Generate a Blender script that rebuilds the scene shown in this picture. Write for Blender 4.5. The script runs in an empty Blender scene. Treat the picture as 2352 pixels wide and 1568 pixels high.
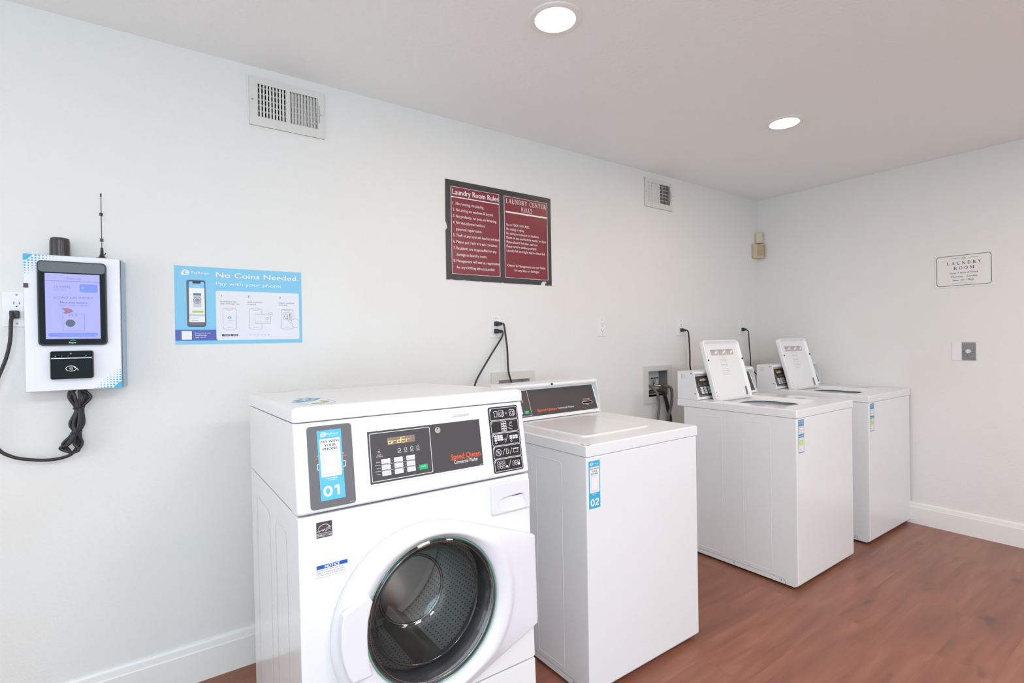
import bpy, bmesh, math, random
from mathutils import Matrix, Vector, geometry
random.seed(4)
C = bpy.context.scene.collection
PI = math.pi
def lin(c):
    return tuple(((v/255)/12.92 if v/255 <= .04045 else (((v/255)+.055)/1.055)**2.4) for v in c)

# ------------------------------------------------------------------ camera
cam_d = bpy.data.cameras.new('camera'); cam = bpy.data.objects.new('camera', cam_d); C.objects.link(cam)
yaw, pitch, roll = math.radians(35.56), math.radians(-.268), math.radians(-.936)
fw = Vector((math.sin(yaw)*math.cos(pitch), math.cos(yaw)*math.cos(pitch), math.sin(pitch)))
rt = Vector((math.cos(yaw), -math.sin(yaw), 0)); up = rt.cross(fw)
r2 = math.cos(roll)*rt + math.sin(roll)*up; u2 = -math.sin(roll)*rt + math.cos(roll)*up
mw = Matrix((r2, u2, -fw)).transposed().to_4x4(); mw.translation = (-4.233, -2.316, 1.290)
cam.matrix_world = mw
cam_d.sensor_width = 36; cam_d.lens = 1180.7/2352*36; cam_d.clip_start = .05
bpy.context.scene.camera = cam
# ------------------------------------------------------------------ view, world, added fill light
vs = bpy.context.scene.view_settings
vs.view_transform = 'Standard'; vs.look = 'None'; vs.exposure = 0.06; vs.gamma = 1; vs.use_curve_mapping = False
H = 2.42; XL = -6.3; YF = -4.7
world = bpy.data.worlds.new('daylight'); bpy.context.scene.world = world; world.use_nodes = True
world.node_tree.nodes['Background'].inputs[0].default_value = (.78, .88, 1, 1)
world.node_tree.nodes['Background'].inputs[1].default_value = .5
def area(name, loc, rot, sx, sy, power, col):
    l = bpy.data.lights.new(name, 'AREA'); l.shape = 'RECTANGLE'; l.size = sx; l.size_y = sy; l.energy = power; l.color = col
    o = bpy.data.objects.new(name, l); C.objects.link(o); o.location = loc; o.rotation_euler = rot; return o
area('daylight_front_window', (-4.6, YF-.02, 1.35), (math.radians(90), 0, 0), 2.4, 1.8, 50, (.60, .86, 1))  # unseen area light added behind the viewpoint, power fitted to room brightness
area('daylight_side_window', (XL-.02, -1.5, 1.4), (math.radians(90), 0, math.radians(-90)), 1.9, 1.5, 18, (.94, .98, .98))  # unseen area light added at the left wall to brighten the washer sides
LAMP = 74.0; FILL_PANEL = 22.0

# ------------------------------------------------------------------ materials
MATS = {}
def mat(name, rgb=(200,200,200), rough=.5, metal=0, spec=.5, emis=0, coat=0, bump=None, nodes=None):
    if name in MATS: return MATS[name]
    m = bpy.data.materials.new(name); m.use_nodes = True; MATS[name] = m
    nt = m.node_tree; b = nt.nodes['Principled BSDF']; c = lin(rgb)
    b.inputs['Base Color'].default_value = (*c, 1); b.inputs['Roughness'].default_value = rough
    b.inputs['Metallic'].default_value = metal; b.inputs['Specular IOR Level'].default_value = spec
    if coat: b.inputs['Coat Weight'].default_value = coat; b.inputs['Coat Roughness'].default_value = .06
    if emis: b.inputs['Emission Color'].default_value = (*c, 1); b.inputs['Emission Strength'].default_value = emis
    if bump:
        sc, st, di = bump
        tc = nt.nodes.new('ShaderNodeTexCoord'); n = nt.nodes.new('ShaderNodeTexNoise'); n.inputs['Scale'].default_value = sc; n.inputs['Detail'].default_value = 4
        bp = nt.nodes.new('ShaderNodeBump'); bp.inputs['Strength'].default_value = st; bp.inputs['Distance'].default_value = di
        nt.links.new(tc.outputs['Object'], n.inputs['Vector']); nt.links.new(n.outputs[0], bp.inputs['Height']); nt.links.new(bp.outputs[0], b.inputs['Normal'])
    if nodes: nodes(nt, b)
    return m
def N(nt, t, **kw):
    n = nt.nodes.new(t)
    for k, v in kw.items():
        if k in n.inputs: n.inputs[k].default_value = v
        else: setattr(n, k, v)
    return n
def wall_nodes(rgb, stain):
    def f(nt, b):
        tc = N(nt, 'ShaderNodeTexCoord')
        n1 = N(nt, 'ShaderNodeTexNoise', Scale=70., Detail=5.); n1.inputs['Roughness'].default_value = .6
        mp = N(nt, 'ShaderNodeMapping'); mp.inputs['Scale'].default_value = (1, 1, 1.5)
        nt.links.new(tc.outputs['Object'], mp.inputs[0]); nt.links.new(mp.outputs[0], n1.inputs['Vector'])
        bp = N(nt, 'ShaderNodeBump', Strength=.5, Distance=.0028)
        nt.links.new(n1.outputs[0], bp.inputs['Height']); nt.links.new(bp.outputs[0], b.inputs['Normal'])
        n2 = N(nt, 'ShaderNodeTexNoise', Scale=1.6, Detail=6.); nt.links.new(tc.outputs['Object'], n2.inputs['Vector'])
        cr = N(nt, 'ShaderNodeValToRGB'); cr.color_ramp.elements[0].position = .56; cr.color_ramp.elements[1].position = .78
        cr.color_ramp.elements[0].color = (*lin(rgb), 1); cr.color_ramp.elements[1].color = (*lin(stain), 1)
        nt.links.new(n2.outputs[0], cr.inputs[0]); nt.links.new(cr.outputs[0], b.inputs['Base Color'])
    return f
def floor_nodes(nt, b):
    tc = N(nt, 'ShaderNodeTexCoord')
    br = N(nt, 'ShaderNodeTexBrick'); br.offset = .37
    for k, v in {'Scale': 1., 'Mortar Size': .0009, 'Mortar Smooth': .4, 'Bias': 0., 'Brick Width': 1.22, 'Row Height': .18}.items(): br.inputs[k].default_value = v
    br.inputs['Color1'].default_value = (0, 0, 0, 1); br.inputs['Color2'].default_value = (1, 1, 1, 1); br.inputs['Mortar'].default_value = (.5, .5, .5, 1)
    nt.links.new(tc.outputs['Object'], br.inputs['Vector'])
    cr = N(nt, 'ShaderNodeValToRGB'); e = cr.color_ramp.elements
    e[0].color = (*lin((126, 80, 64)), 1); e[1].color = (*lin((158, 106, 84)), 1)
    m1 = e.new(.5); m1.color = (*lin((142, 92, 72)), 1)
    # grain stretched along the planks, shifted per plank
    add = N(nt, 'ShaderNodeVectorMath', operation='ADD')
    sc = N(nt, 'ShaderNodeVectorMath', operation='SCALE'); sc.inputs['Scale'].default_value = 3.7
    nt.links.new(br.outputs['Color'], sc.inputs[0]); nt.links.new(tc.outputs['Object'], add.inputs[0]); nt.links.new(sc.outputs[0], add.inputs[1])
    mp = N(nt, 'ShaderNodeMapping'); mp.inputs['Scale'].default_value = (1.2, 9, 1); nt.links.new(add.outputs[0], mp.inputs[0])
    g = N(nt, 'ShaderNodeTexNoise', Scale=2.2, Detail=7.); g.inputs['Distortion'].default_value = .5; nt.links.new(mp.outputs[0], g.inputs['Vector'])
    mx = N(nt, 'ShaderNodeMath', operation='MULTIPLY_ADD'); mx.inputs[1].default_value = .30
    mpf = N(nt, 'ShaderNodeMapping'); mpf.inputs['Scale'].default_value = (2.5, 60, 1); nt.links.new(add.outputs[0], mpf.inputs[0])
    gf = N(nt, 'ShaderNodeTexNoise', Scale=2.0, Detail=5.); nt.links.new(mpf.outputs[0], gf.inputs['Vector'])
    gx = N(nt, 'ShaderNodeMath', operation='MULTIPLY_ADD'); gx.inputs[1].default_value = .32; nt.links.new(gf.outputs[0], gx.inputs[0])
    sb = N(nt, 'ShaderNodeMath', operation='MULTIPLY_ADD'); sb.inputs[1].default_value = 2.0; sb.inputs[2].default_value = -.82
    nt.links.new(g.outputs[0], sb.inputs[0]); nt.links.new(br.outputs['Color'], mx.inputs[0]); nt.links.new(sb.outputs[0], gx.inputs[2]); nt.links.new(gx.outputs[0], mx.inputs[2])
    nt.links.new(mx.outputs[0], cr.inputs[0])
    # dark knots
    k = N(nt, 'ShaderNodeTexNoise', Scale=4.6, Detail=2.); mk = N(nt, 'ShaderNodeMapping'); mk.inputs['Scale'].default_value = (1, 1.9, 1)
    nt.links.new(tc.outputs['Object'], mk.inputs[0]); nt.links.new(mk.outputs[0], k.inputs['Vector'])
    kr = N(nt, 'ShaderNodeValToRGB'); kr.color_ramp.elements[0].position = .66; kr.color_ramp.elements[1].position = .80
    nt.links.new(k.outputs[0], kr.inputs[0])
    mm = N(nt, 'ShaderNodeMix', data_type='RGBA'); mm.inputs[7].default_value = (*lin((84, 62, 58)), 1)
    nt.links.new(kr.outputs[0], mm.inputs[0]); nt.links.new(cr.outputs[0], mm.inputs[6])
    # seams
    m2 = N(nt, 'ShaderNodeMix', data_type='RGBA'); m2.inputs[7].default_value = (*lin((84, 54, 44)), 1)
    mf = N(nt, 'ShaderNodeMath', operation='MULTIPLY'); mf.inputs[1].default_value = .28; nt.links.new(br.outputs['Fac'], mf.inputs[0])
    nt.links.new(mf.outputs[0], m2.inputs[0]); nt.links.new(mm.outputs[2], m2.inputs[6]); nt.links.new(m2.outputs[2], b.inputs['Base Color'])
    bp = N(nt, 'ShaderNodeBump', Strength=.12, Distance=.001); nt.links.new(g.outputs[0], bp.inputs['Height']); nt.links.new(bp.outputs[0], b.inputs['Normal'])
def drum_nodes(nt, b):
    # brushed steel with rows of punched holes around the drum axis (local y)
    tc = N(nt, 'ShaderNodeTexCoord'); sx = N(nt, 'ShaderNodeSeparateXYZ'); nt.links.new(tc.outputs['Object'], sx.inputs[0])
    at = N(nt, 'ShaderNodeMath', operation='ARCTAN2'); nt.links.new(sx.outputs[2], at.inputs[0]); nt.links.new(sx.outputs[0], at.inputs[1])
    def cell(src, k):
        m = N(nt, 'ShaderNodeMath', operation='MULTIPLY'); m.inputs[1].default_value = k; nt.links.new(src, m.inputs[0])
        f = N(nt, 'ShaderNodeMath', operation='FRACT'); nt.links.new(m.outputs[0], f.inputs[0])
        s = N(nt, 'ShaderNodeMath', operation='SUBTRACT'); s.inputs[1].default_value = .5; nt.links.new(f.outputs[0], s.inputs[0])
        q = N(nt, 'ShaderNodeMath', operation='MULTIPLY'); nt.links.new(s.outputs[0], q.inputs[0]); nt.links.new(s.outputs[0], q.inputs[1]); return q.outputs[0]
    a = cell(at.outputs[0], 17.0); c = cell(sx.outputs[1], 58.0)
    ad = N(nt, 'ShaderNodeMath', operation='ADD'); nt.links.new(a, ad.inputs[0]); nt.links.new(c, ad.inputs[1])
    lt = N(nt, 'ShaderNodeMath', operation='LESS_THAN'); lt.inputs[1].default_value = .022; nt.links.new(ad.outputs[0], lt.inputs[0])
    mm = N(nt, 'ShaderNodeMix', data_type='RGBA'); mm.inputs[6].default_value = (*lin((222, 217, 213)), 1); mm.inputs[7].default_value = (.06, .055, .05, 1)
    nt.links.new(lt.outputs[0], mm.inputs[0]); nt.links.new(mm.outputs[2], b.inputs['Base Color'])
def glass_mat(name, tint, refl_boost=1.0):
    m = bpy.data.materials.new(name); m.use_nodes = True; nt = m.node_tree; nt.nodes.clear()
    o = N(nt, 'ShaderNodeOutputMaterial'); tr = N(nt, 'ShaderNodeBsdfTransparent'); gl = N(nt, 'ShaderNodeBsdfGlossy'); gl.inputs['Roughness'].default_value = .03
    tr.inputs[0].default_value = (*tint, 1); fr = N(nt, 'ShaderNodeFresnel'); fr.inputs[0].default_value = 1.5
    mu = N(nt, 'ShaderNodeMath', operation='MULTIPLY'); mu.inputs[1].default_value = refl_boost; mu.use_clamp = True
    mx = N(nt, 'ShaderNodeMixShader'); nt.links.new(fr.outputs[0], mu.inputs[0]); nt.links.new(mu.outputs[0], mx.inputs[0])
    nt.links.new(tr.outputs[0], mx.inputs[1]); nt.links.new(gl.outputs[0], mx.inputs[2]); nt.links.new(mx.outputs[0], o.inputs[0])
    MATS[name] = m; return m

WALL = mat('wall_paint', (236,237,236), .62, nodes=wall_nodes((236,237,236), (236,232,227)))
CEIL = mat('ceiling_paint', (248,251,251), .8, bump=(60, .45, .003))
FLOOR = mat('vinyl_plank', (150,105,88), .30, spec=.4, nodes=floor_nodes)
TRIM = mat('trim_paint', (244,244,242), .3)
ENAM = mat('white_enamel', (241,243,246), .2, spec=.5, coat=.12)
ENAM2 = mat('white_plastic', (234,234,242), .28)
SEAM = mat('shadow_gap', (70,70,74), .8)
GREY = mat('panel_grey', (110,109,113), .42)
DARK = mat('panel_dark', (76,73,76), .36)
DARKB = mat('panel_brown_black', (72,66,66), .4)
BLACK = mat('black_plastic', (38,37,39), .35)
GLOSSB = mat('black_gloss', (14,13,15), .05, spec=.1)
CORD = mat('cord_rubber', (44,42,44), .4)
HOSEG = mat('grey_hose', (112,110,112), .45)
RUBBER = mat('gasket_rubber', (88,88,92), .28)
STEEL = mat('stainless', (222,217,213), .38, metal=.8)
DRUM = mat('punched_stainless', (205,200,196), .38, metal=.75, nodes=drum_nodes)
CHROME = mat('chrome', (225,225,225), .15, metal=1)
BRASS = mat('brass', (170,130,100), .3, metal=1)
WHT = mat('print_white', (245,245,247), .5)
WARMW = mat('print_white_bright', (248,248,250), .5)
INK = mat('print_ink', (60,62,78), .5)
INKG = mat('print_grey', (150,152,162), .5)
BLUE = mat('print_sky_blue', (132,204,240), .4)
BLUE2 = mat('print_blue', (62,180,226), .4)
BLUE3 = mat('print_steel_blue', (84,160,208), .4)
NAVY = mat('print_navy', (76,96,182), .4)
NOTB = mat('print_notice_blue', (16,98,190), .4)
ORANGE = mat('print_orange', (240,100,60), .45)
RED = mat('print_red', (214,90,76), .45)
GREEN = mat('print_green', (30,186,122), .4)
LIME = mat('print_lime', (176,214,110), .4)
MAROON = mat('sign_maroon', (134,52,62), .3)
SIGNB = mat('sign_black', (66,64,66), .35)
SIGNG = mat('sign_green', (74,112,88), .4)
CHIP = mat('paint_chip', (228,226,226), .6)
BEIGE = mat('beige_plastic', (206,190,160), .5)
BEIGE2 = mat('cream_plastic', (214,204,186), .5)
VENTM = mat('vent_enamel', (226,225,222), .4)
DUCT = mat('duct_dark', (46,34,34), .8)
OUT = mat('outlet_plastic', (240,240,243), .3)
BOXG = mat('box_plaster', (224,221,216), .6)
BOXI = mat('box_inside', (232,235,236), .6)
TGREY = mat('timer_plate', (142,142,146), .35, metal=.4)
LENS = mat('lamp_lens', (255,222,190), .4, emis=LAMP)
PANL = mat('panel_lens', (255,248,246), .4, emis=FILL_PANEL)
SCR = mat('screen_lavender', (150,146,218), .12, emis=.33)
SCR2 = mat('screen_text', (118,120,196), .2, emis=.15)
SCR3 = mat('screen_blue', (104,124,214), .2, emis=.2)
SCRD = mat('screen_dark', (76,70,100), .2)
SCRR = mat('screen_rose', (160,90,120), .2)
DISP = mat('display_smoke', (140,122,112), .3)
AMBER = mat('display_amber', (255,222,140), .4, emis=.55)
PWIN = glass_mat('window_glass', (.97, .98, .98))
DGLASS = glass_mat('door_glass', (.95, .96, .96), 1.1)
GLINT = glass_mat('glass_bead', (.9, .92, .92), 3.5)
GEDGE = mat('glass_edge_green', (120,170,156), .12)

# ------------------------------------------------------------------ mesh builder
def rrect(x0, x1, z0, z1, r, k=6):
    r = max(min(r, (x1-x0)/2-1e-6, (z1-z0)/2-1e-6), 1e-5); pts = []
    for cx, cz, a0 in ((x1-r, z1-r, 0), (x0+r, z1-r, PI/2), (x0+r, z0+r, PI), (x1-r, z0+r, 1.5*PI)):
        for i in range(k+1):
            a = a0+PI/2*i/k; pts.append((cx+r*math.cos(a), cz+r*math.sin(a)))
    return pts
def circ(cx, cz, r, n=32): return [(cx+r*math.cos(2*PI*i/n), cz+r*math.sin(2*PI*i/n)) for i in range(n)]
def arc(cx, cz, rx, rz, a0, a1, n=12): return [(cx+rx*math.cos(math.radians(a0+(a1-a0)*i/n)), cz+rz*math.sin(math.radians(a0+(a1-a0)*i/n))) for i in range(n+1)]
def rect(x0, x1, z0, z1): return [(x0, z0), (x1, z0), (x1, z1), (x0, z1)]
def smooth(pts, n=6):
    P = [Vector(p) for p in pts]; P = [2*P[0]-P[1]]+P+[2*P[-1]-P[-2]]; out = []
    for i in range(1, len(P)-2):
        for j in range(n):
            t = j/n; a, b, c, d = P[i-1], P[i], P[i+1], P[i+2]
            out.append(.5*((2*b)+(c-a)*t+(2*a-5*b+4*c-d)*t*t+(3*b-a-3*c+d)*t*t*t))
    out.append(P[-2]); return out
def FR(origin, a, b):   # frame: a = right, b = up, c = outwards
    a = Vector(a).normalized(); b = Vector(b).normalized(); c = a.cross(b)
    m = Matrix((a, b, c)).transposed().to_4x4(); m.translation = origin; return m
FBACK = FR((0, 0, 0), (1, 0, 0), (0, 0, 1))      # outwards = -y
FRIGHT = FR((0, 0, 0), (0, -1, 0), (0, 0, 1))    # on the right wall, outwards = -x
I4 = Matrix.Identity(4)
TXT = {}
def text_mesh(s, bold):
    key = (s, bold)
    if key not in TXT:
        cu = bpy.data.curves.new('t', 'FONT'); cu.body = s; cu.size = 1; cu.offset = bold; cu.resolution_u = 3; cu.fill_mode = 'FRONT'
        ob = bpy.data.objects.new('t', cu); me = ob.to_mesh()
        vs_ = [v.co.copy() for v in me.vertices]; fs = [tuple(p.vertices) for p in me.polygons]
        ob.to_mesh_clear(); bpy.data.objects.remove(ob); bpy.data.curves.remove(cu)
        xs = [v.x for v in vs_] or [0, 1]
        TXT[key] = (vs_, fs, min(xs), max(xs))
    return TXT[key]
DIG = {'1': [[(.12, .80), (.60, .90)], [(.58, .985), (.58, .015)]], '0': [arc(.5, .5, .40, .42, 0, 360, 24)],
 '2': [arc(.47, .68, .36, .25, 165, -25, 12)+[(.10, .07), (.92, .07)]], '3': [arc(.45, .72, .34, .21, 150, -85, 12)+arc(.45, .29, .38, .22, 85, -155, 12)], '4': [[(.68, .0), (.68, .93), (.08, .24), (.95, .24)]]}
TK, TN, FT = .17, .06, .05
def st_(x, y0=0, y1=1): return [(TK, [(x, y0), (x, y1)]), (FT, [(x-.16, y0+.025), (x+.16, y0+.025)])] + ([(FT, [(x-.16, .975), (x+.16, .975)])] if y1 == 1 else [])
ROM = {'L': (.68, st_(.16)+[(TN, [(.1, .03), (.64, .03), (.66, .26)])]), 'A': (.84, [(TN, [(.14, .0), (.42, 1.0)]), (TK, [(.42, 1.0), (.70, .0)]), (TN, [(.24, .34), (.60, .34)]), (FT, [(.02, .025), (.27, .025)]), (FT, [(.55, .025), (.84, .025)])]),
 'U': (.86, [(TK, [(.17, 1), (.17, .3)]+arc(.42, .28, .25, .25, 180, 360, 10)[1:-1]), (TN, [(.67, .28), (.67, 1)]), (FT, [(.02, .975), (.33, .975)]), (FT, [(.54, .975), (.80, .975)])]),
 'N': (.88, [(TN, [(.14, 0), (.14, 1)]), (TK, [(.14, 1), (.70, .03)]), (TN, [(.70, 0), (.70, 1)]), (FT, [(.02, .025), (.28, .025)]), (FT, [(.57, .975), (.84, .975)]), (FT, [(.0, .975), (.14, .975)])]),
 'D': (.84, st_(.16)+[(.13, [(.16, .97), (.38, .97)]+arc(.38, .5, .36, .47, 90, -90, 14)+[(.16, .03)])]), 'R': (.82, st_(.16)+[(.10, [(.16, .97), (.38, .97)]+arc(.38, .74, .24, .23, 90, -90, 10)+[(.16, .51)]), (TK, [(.40, .5), (.70, .02)]), (FT, [(.62, .025), (.82, .025)])]),
 'Y': (.80, [(TK, [(.10, 1), (.40, .48)]), (TN, [(.70, 1), (.40, .48)]), (TK, [(.40, .5), (.40, 0)]), (FT, [(.24, .025), (.56, .025)]), (FT, [(0, .975), (.24, .975)]), (FT, [(.58, .975), (.80, .975)])]),
 'C': (.78, [(.13, arc(.42, .5, .36, .46, 45, 315, 20)), (TN, [(.68, .97), (.68, .70)])]), 'E': (.72, st_(.16)+[(TN, [(.1, .97), (.62, .97), (.64, .76)]), (TN, [(.16, .52), (.48, .52)]), (TN, [(.1, .03), (.64, .03), (.67, .26)])]),
 'T': (.76, [(TK, [(.38, 0), (.38, 1)]), (TN, [(.04, .76), (.05, .97), (.71, .97), (.72, .76)]), (FT, [(.22, .025), (.54, .025)])]), 'S': (.62, [(.13, arc(.31, .74, .22, .21, 30, 250, 12)+arc(.31, .27, .24, .23, 80, -150, 12))]),
 'O': (.86, [(.13, arc(.42, .5, .36, .46, 0, 360, 26))]), 'M': (1.04, [(TN, [(.14, 0), (.14, 1)]), (TK, [(.16, 1), (.50, .1)]), (TN, [(.50, .1), (.84, 1)]), (TK, [(.86, 0), (.86, 1)]), (FT, [(.02, .025), (.28, .025)]), (FT, [(.70, .025), (1.02, .025)])])}
class MB:
    def __init__(s, F=I4): s.v = []; s.f = []; s.m = []; s.ml = []; s.F = F
    def mi(s, m):
        if m not in s.ml: s.ml.append(m)
        return s.ml.index(m)
    def add(s, vs_, fs, m, F=None):
        F = F or s.F; k = len(s.v); s.v += [F @ Vector(v) for v in vs_]; i = s.mi(m)
        for f in fs: s.f.append(tuple(a+k for a in f)); s.m.append(i)
    def box(s, x0, x1, y0, y1, z0, z1, m, bev=0, seg=2, F=None):
        bm = bmesh.new(); bmesh.ops.create_cube(bm, size=1)
        for v in bm.verts: v.co = Vector(((x0+x1)/2+v.co.x*(x1-x0), (y0+y1)/2+v.co.y*(y1-y0), (z0+z1)/2+v.co.z*(z1-z0)))
        if bev: bmesh.ops.bevel(bm, geom=list(bm.edges), offset=bev, segments=seg, profile=.5, affect='EDGES')
        bm.verts.index_update(); s.add([v.co.copy() for v in bm.verts], [[v.index for v in f.verts] for f in bm.faces], m, F); bm.free()
    def loft(s, loops, m, c0=True, c1=True, F=None, closed=True):
        n = len(loops[0]); vs_ = [p for l in loops for p in l]; fs = []
        for i in range(len(loops)-1):
            for j in range(n if closed else n-1):
                a = i*n+j; b = i*n+(j+1) % n; fs.append((a, b, b+n, a+n))
        if c0: fs.append(tuple(reversed(range(n))))
        if c1: fs.append(tuple(range((len(loops)-1)*n, len(loops)*n)))
        s.add(vs_, fs, m, F)
    def plate(s, pts, c0, c1, m, bev=0, F=None):   # polygon in (a,b), from c0 to c1 (outwards)
        L = [[(a, b, c0) for a, b in pts]]
        if bev:
            cx = sum(p[0] for p in pts)/len(pts); cy = sum(p[1] for p in pts)/len(pts)
            ins = inset(pts, bev); mid = inset(pts, bev*.3)
            L += [[(a, b, c1-bev) for a, b in pts], [(a, b, c1-bev*.3) for a, b in mid], [(a, b, c1) for a, b in ins]]
        else: L.append([(a, b, c1) for a, b in pts])
        s.loft(L[:], m, True, False, F)
        top = L[-1]; s.fill([(p[0], p[1]) for p in top], c1, m, F)
    def fill(s, pts, c, m, F=None):
        tri = geometry.tessellate_polygon([[Vector((a, b, 0)) for a, b in pts]])
        fs = []
        for t in tri:
            A, B, Cc = [pts[i] for i in t]; ar = (B[0]-A[0])*(Cc[1]-A[1])-(B[1]-A[1])*(Cc[0]-A[0])
            fs.append(tuple(t) if ar > 0 else (t[0], t[2], t[1]))
        s.add([(a, b, c) for a, b in pts], fs, m, F)
    def line(s, pts, w, c, m, closed=False, F=None):
        P = [Vector(p) for p in pts]; n = len(P); L = []
        for i in range(n):
            if closed: a, b = P[i-1], P[(i+1) % n]
            else: a, b = P[max(i-1, 0)], P[min(i+1, n-1)]
            d = (b-a); d = d.normalized() if d.length > 1e-9 else Vector((1, 0)); nn = Vector((-d.y, d.x))
            d1 = (P[i]-P[i-1]) if (i or closed) else d
            k = 1.0
            if d1.length > 1e-9: k = min(1/max(abs(d1.normalized().dot(d)), .5), 2)
            L.append((P[i]+nn*w/2*k, P[i]-nn*w/2*k))
        vs_ = [(p.x, p.y, c) for q in L for p in q]; fs = []
        for i in range(n if closed else n-1):
            a = 2*i; b = 2*((i+1) % n); fs.append((a, a+1, b+1, b))
        s.add(vs_, fs, m, F)
    def text(s, st, a, b, w, h, m, c=.0008, bold=0.0, al='L', F=None):
        # a,b: left (or centre/right) end of the baseline; w: total width; h: capital height
        vs_, fs, x0, x1 = text_mesh(st, 0)
        ky = h/.682; kx = w/(x1-x0) if w else ky
        W_ = (x1-x0)*kx; a0 = a if al == 'L' else a-W_/2 if al == 'C' else a-W_
        dx = bold*h*1.1; offs = [0] if dx < 1e-6 else [-dx, 0, dx] if bold > .012 else [-dx/2, dx/2]
        if w and dx: kx *= max((w-2*dx)/w, .5); a0 += dx
        for q, o_ in enumerate(offs): s.add([(a0+(v.x-x0)*kx+o_, b+v.y*ky+(0 if bold < .02 else (q-1)*dx*.35), c+q*.00004) for v in vs_], fs, m, F)
    def serif(s, st, a, b, w, h, m, c=.0008, gap=.12):   # roman capitals from thick and thin strokes with feet
        adv = [0]; 
        for ch in st: adv.append(adv[-1]+(ROM[ch][0] if ch in ROM else .45)+gap)
        k = w/(adv[-1]-gap)
        for x0, ch in zip(adv, st):
            if ch not in ROM: continue
            for wd, pl in ROM[ch][1]: s.line([(a+(x0+x)*k, b+y*h) for x, y in pl], wd*min(k, h*1.15), c, m)
    def digits(s, st, a, b, w, h, m, c, k=.19, F=None):   # heavy rounded numerals, centred on a
        n = len(st); dw = w/n
        for i, ch in enumerate(st):
            for j, pl in enumerate(DIG[ch]): s.line([(a-w/2+dw*(i+.06+.88*x), b+h*y) for x, y in pl], h*k, c+j*.00006, m, F=F)
    def lathe(s, prof, m, n=48, F=None, cap0=False, cap1=False):   # prof: (r, c); axis = c
        s.loft([[(r*math.cos(2*PI*i/n), r*math.sin(2*PI*i/n), c) for i in range(n)] for r, c in prof], m, cap0, cap1, F)
    def tube(s, pts, r, m, n=10, sm=6, F=None):
        P = smooth(pts, sm) if sm else [Vector(p) for p in pts]; L = []; t0 = (P[1]-P[0]).normalized()
        nn = t0.orthogonal().normalized()
        for i, p in enumerate(P):
            t = (P[min(i+1, len(P)-1)]-P[max(i-1, 0)]).normalized(); nn = (nn-t*nn.dot(t)).normalized(); bb = t.cross(nn)
            L.append([p+(nn*math.cos(2*PI*j/n)+bb*math.sin(2*PI*j/n))*r for j in range(n)])
        s.loft(L, m, True, True, F)
    def build(s, name, parent=None, label=None, angle=38):
        me = bpy.data.meshes.new(name); me.from_pydata(s.v, [], s.f)
        for m in s.ml: me.materials.append(m)
        me.polygons.foreach_set('material_index', s.m); me.polygons.foreach_set('use_smooth', [True]*len(s.f))
        me.update(); me.set_sharp_from_angle(angle=math.radians(angle)); me.validate()
        o = bpy.data.objects.new(name, me); C.objects.link(o)
        wn = o.modifiers.new('weighted_normals', 'WEIGHTED_NORMAL'); wn.keep_sharp = True; wn.weight = 90
        if parent: o.parent = parent
        if label: o['label'] = label
        return o
def inset(pts, d):
    n = len(pts); out = []
    for i in range(n):
        A, B, D = Vector(pts[i-1]), Vector(pts[i]), Vector(pts[(i+1) % n])
        e1 = B-A; e2 = D-B
        if e1.length < 1e-7: e1 = e2
        if e2.length < 1e-7: e2 = e1
        n1 = Vector((-e1.y, e1.x)).normalized(); n2 = Vector((-e2.y, e2.x)).normalized(); nn = n1+n2
        nn = nn.normalized() if nn.length > 1e-6 else n1
        k = d/max(nn.dot(n1), .4); out.append((B.x+nn.x*k, B.y+nn.y*k))
    return out
def thing(name, label, cat, loc=(0, 0, 0), rot=(0, 0, 0), group=None):
    o = bpy.data.objects.new(name, None); C.objects.link(o); o.location = loc; o.rotation_euler = rot; o.empty_display_size = .1
    return tag(o, label, cat, group)
def tag(o, label, cat, group=None):
    o['label'] = label; o['category'] = cat
    if group: o['group'] = group
    return o
def struct(o): o['kind'] = 'structure'; return o
def copy_tree(o, parent=None):
    c = o.copy(); C.objects.link(c); c.parent = parent
    for ch in list(o.children): copy_tree(ch, c)
    return c

# ------------------------------------------------------------------ room shell
def holed(mb, a0, a1, b0, b1, holes, t, m, F):
    xs = sorted({a0, a1, *[h[0] for h in holes], *[h[1] for h in holes]}); ys = sorted({b0, b1, *[h[2] for h in holes], *[h[3] for h in holes]})
    ins = lambda x, y: any(h[0] < x < h[1] and h[2] < y < h[3] for h in holes)
    for c, flip in ((0, 0), (-t, 1)):
        for i in range(len(xs)-1):
            for j in range(len(ys)-1):
                if ins((xs[i]+xs[i+1])/2, (ys[j]+ys[j+1])/2): continue
                q = [(xs[i], ys[j], c), (xs[i+1], ys[j], c), (xs[i+1], ys[j+1], c), (xs[i], ys[j+1], c)]
                mb.add(q, [(0, 1, 2, 3) if not flip else (3, 2, 1, 0)], m, F)
    for h in holes+[(a0, a1, b0, b1)]:
        q = [(h[0], h[2]), (h[1], h[2]), (h[1], h[3]), (h[0], h[3])]
        mb.loft([[(a, b, -t) for a, b in q], [(a, b, 0) for a, b in q]], m, False, False, F)
T = .14
V1 = (-3.872, -3.576, 2.180, 2.378); V2 = (-1.452, -1.157, 2.180, 2.377)
vh = lambda v: (v[0]+.022, v[1]-.022, v[2]+.025, v[3]-.02)
HB3 = (-1.447, -1.236, .880, 1.054); HB2 = (-2.677, -2.466, .880, 1.067)
mb = MB(); holed(mb, XL-T, T, -.1, H+.1, [vh(V1), vh(V2), HB3, HB2], T, WALL, FBACK); struct(mb.build('wall_back'))
mb = MB(); mb.box(0, T, YF-T, 0, -.1, H+.1, WALL); struct(mb.build('wall_right'))
FL = FR((XL, 0, 0), (0, 1, 0), (0, 0, 1))
FF = FR((0, YF, 0), (-1, 0, 0), (0, 0, 1))
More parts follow.
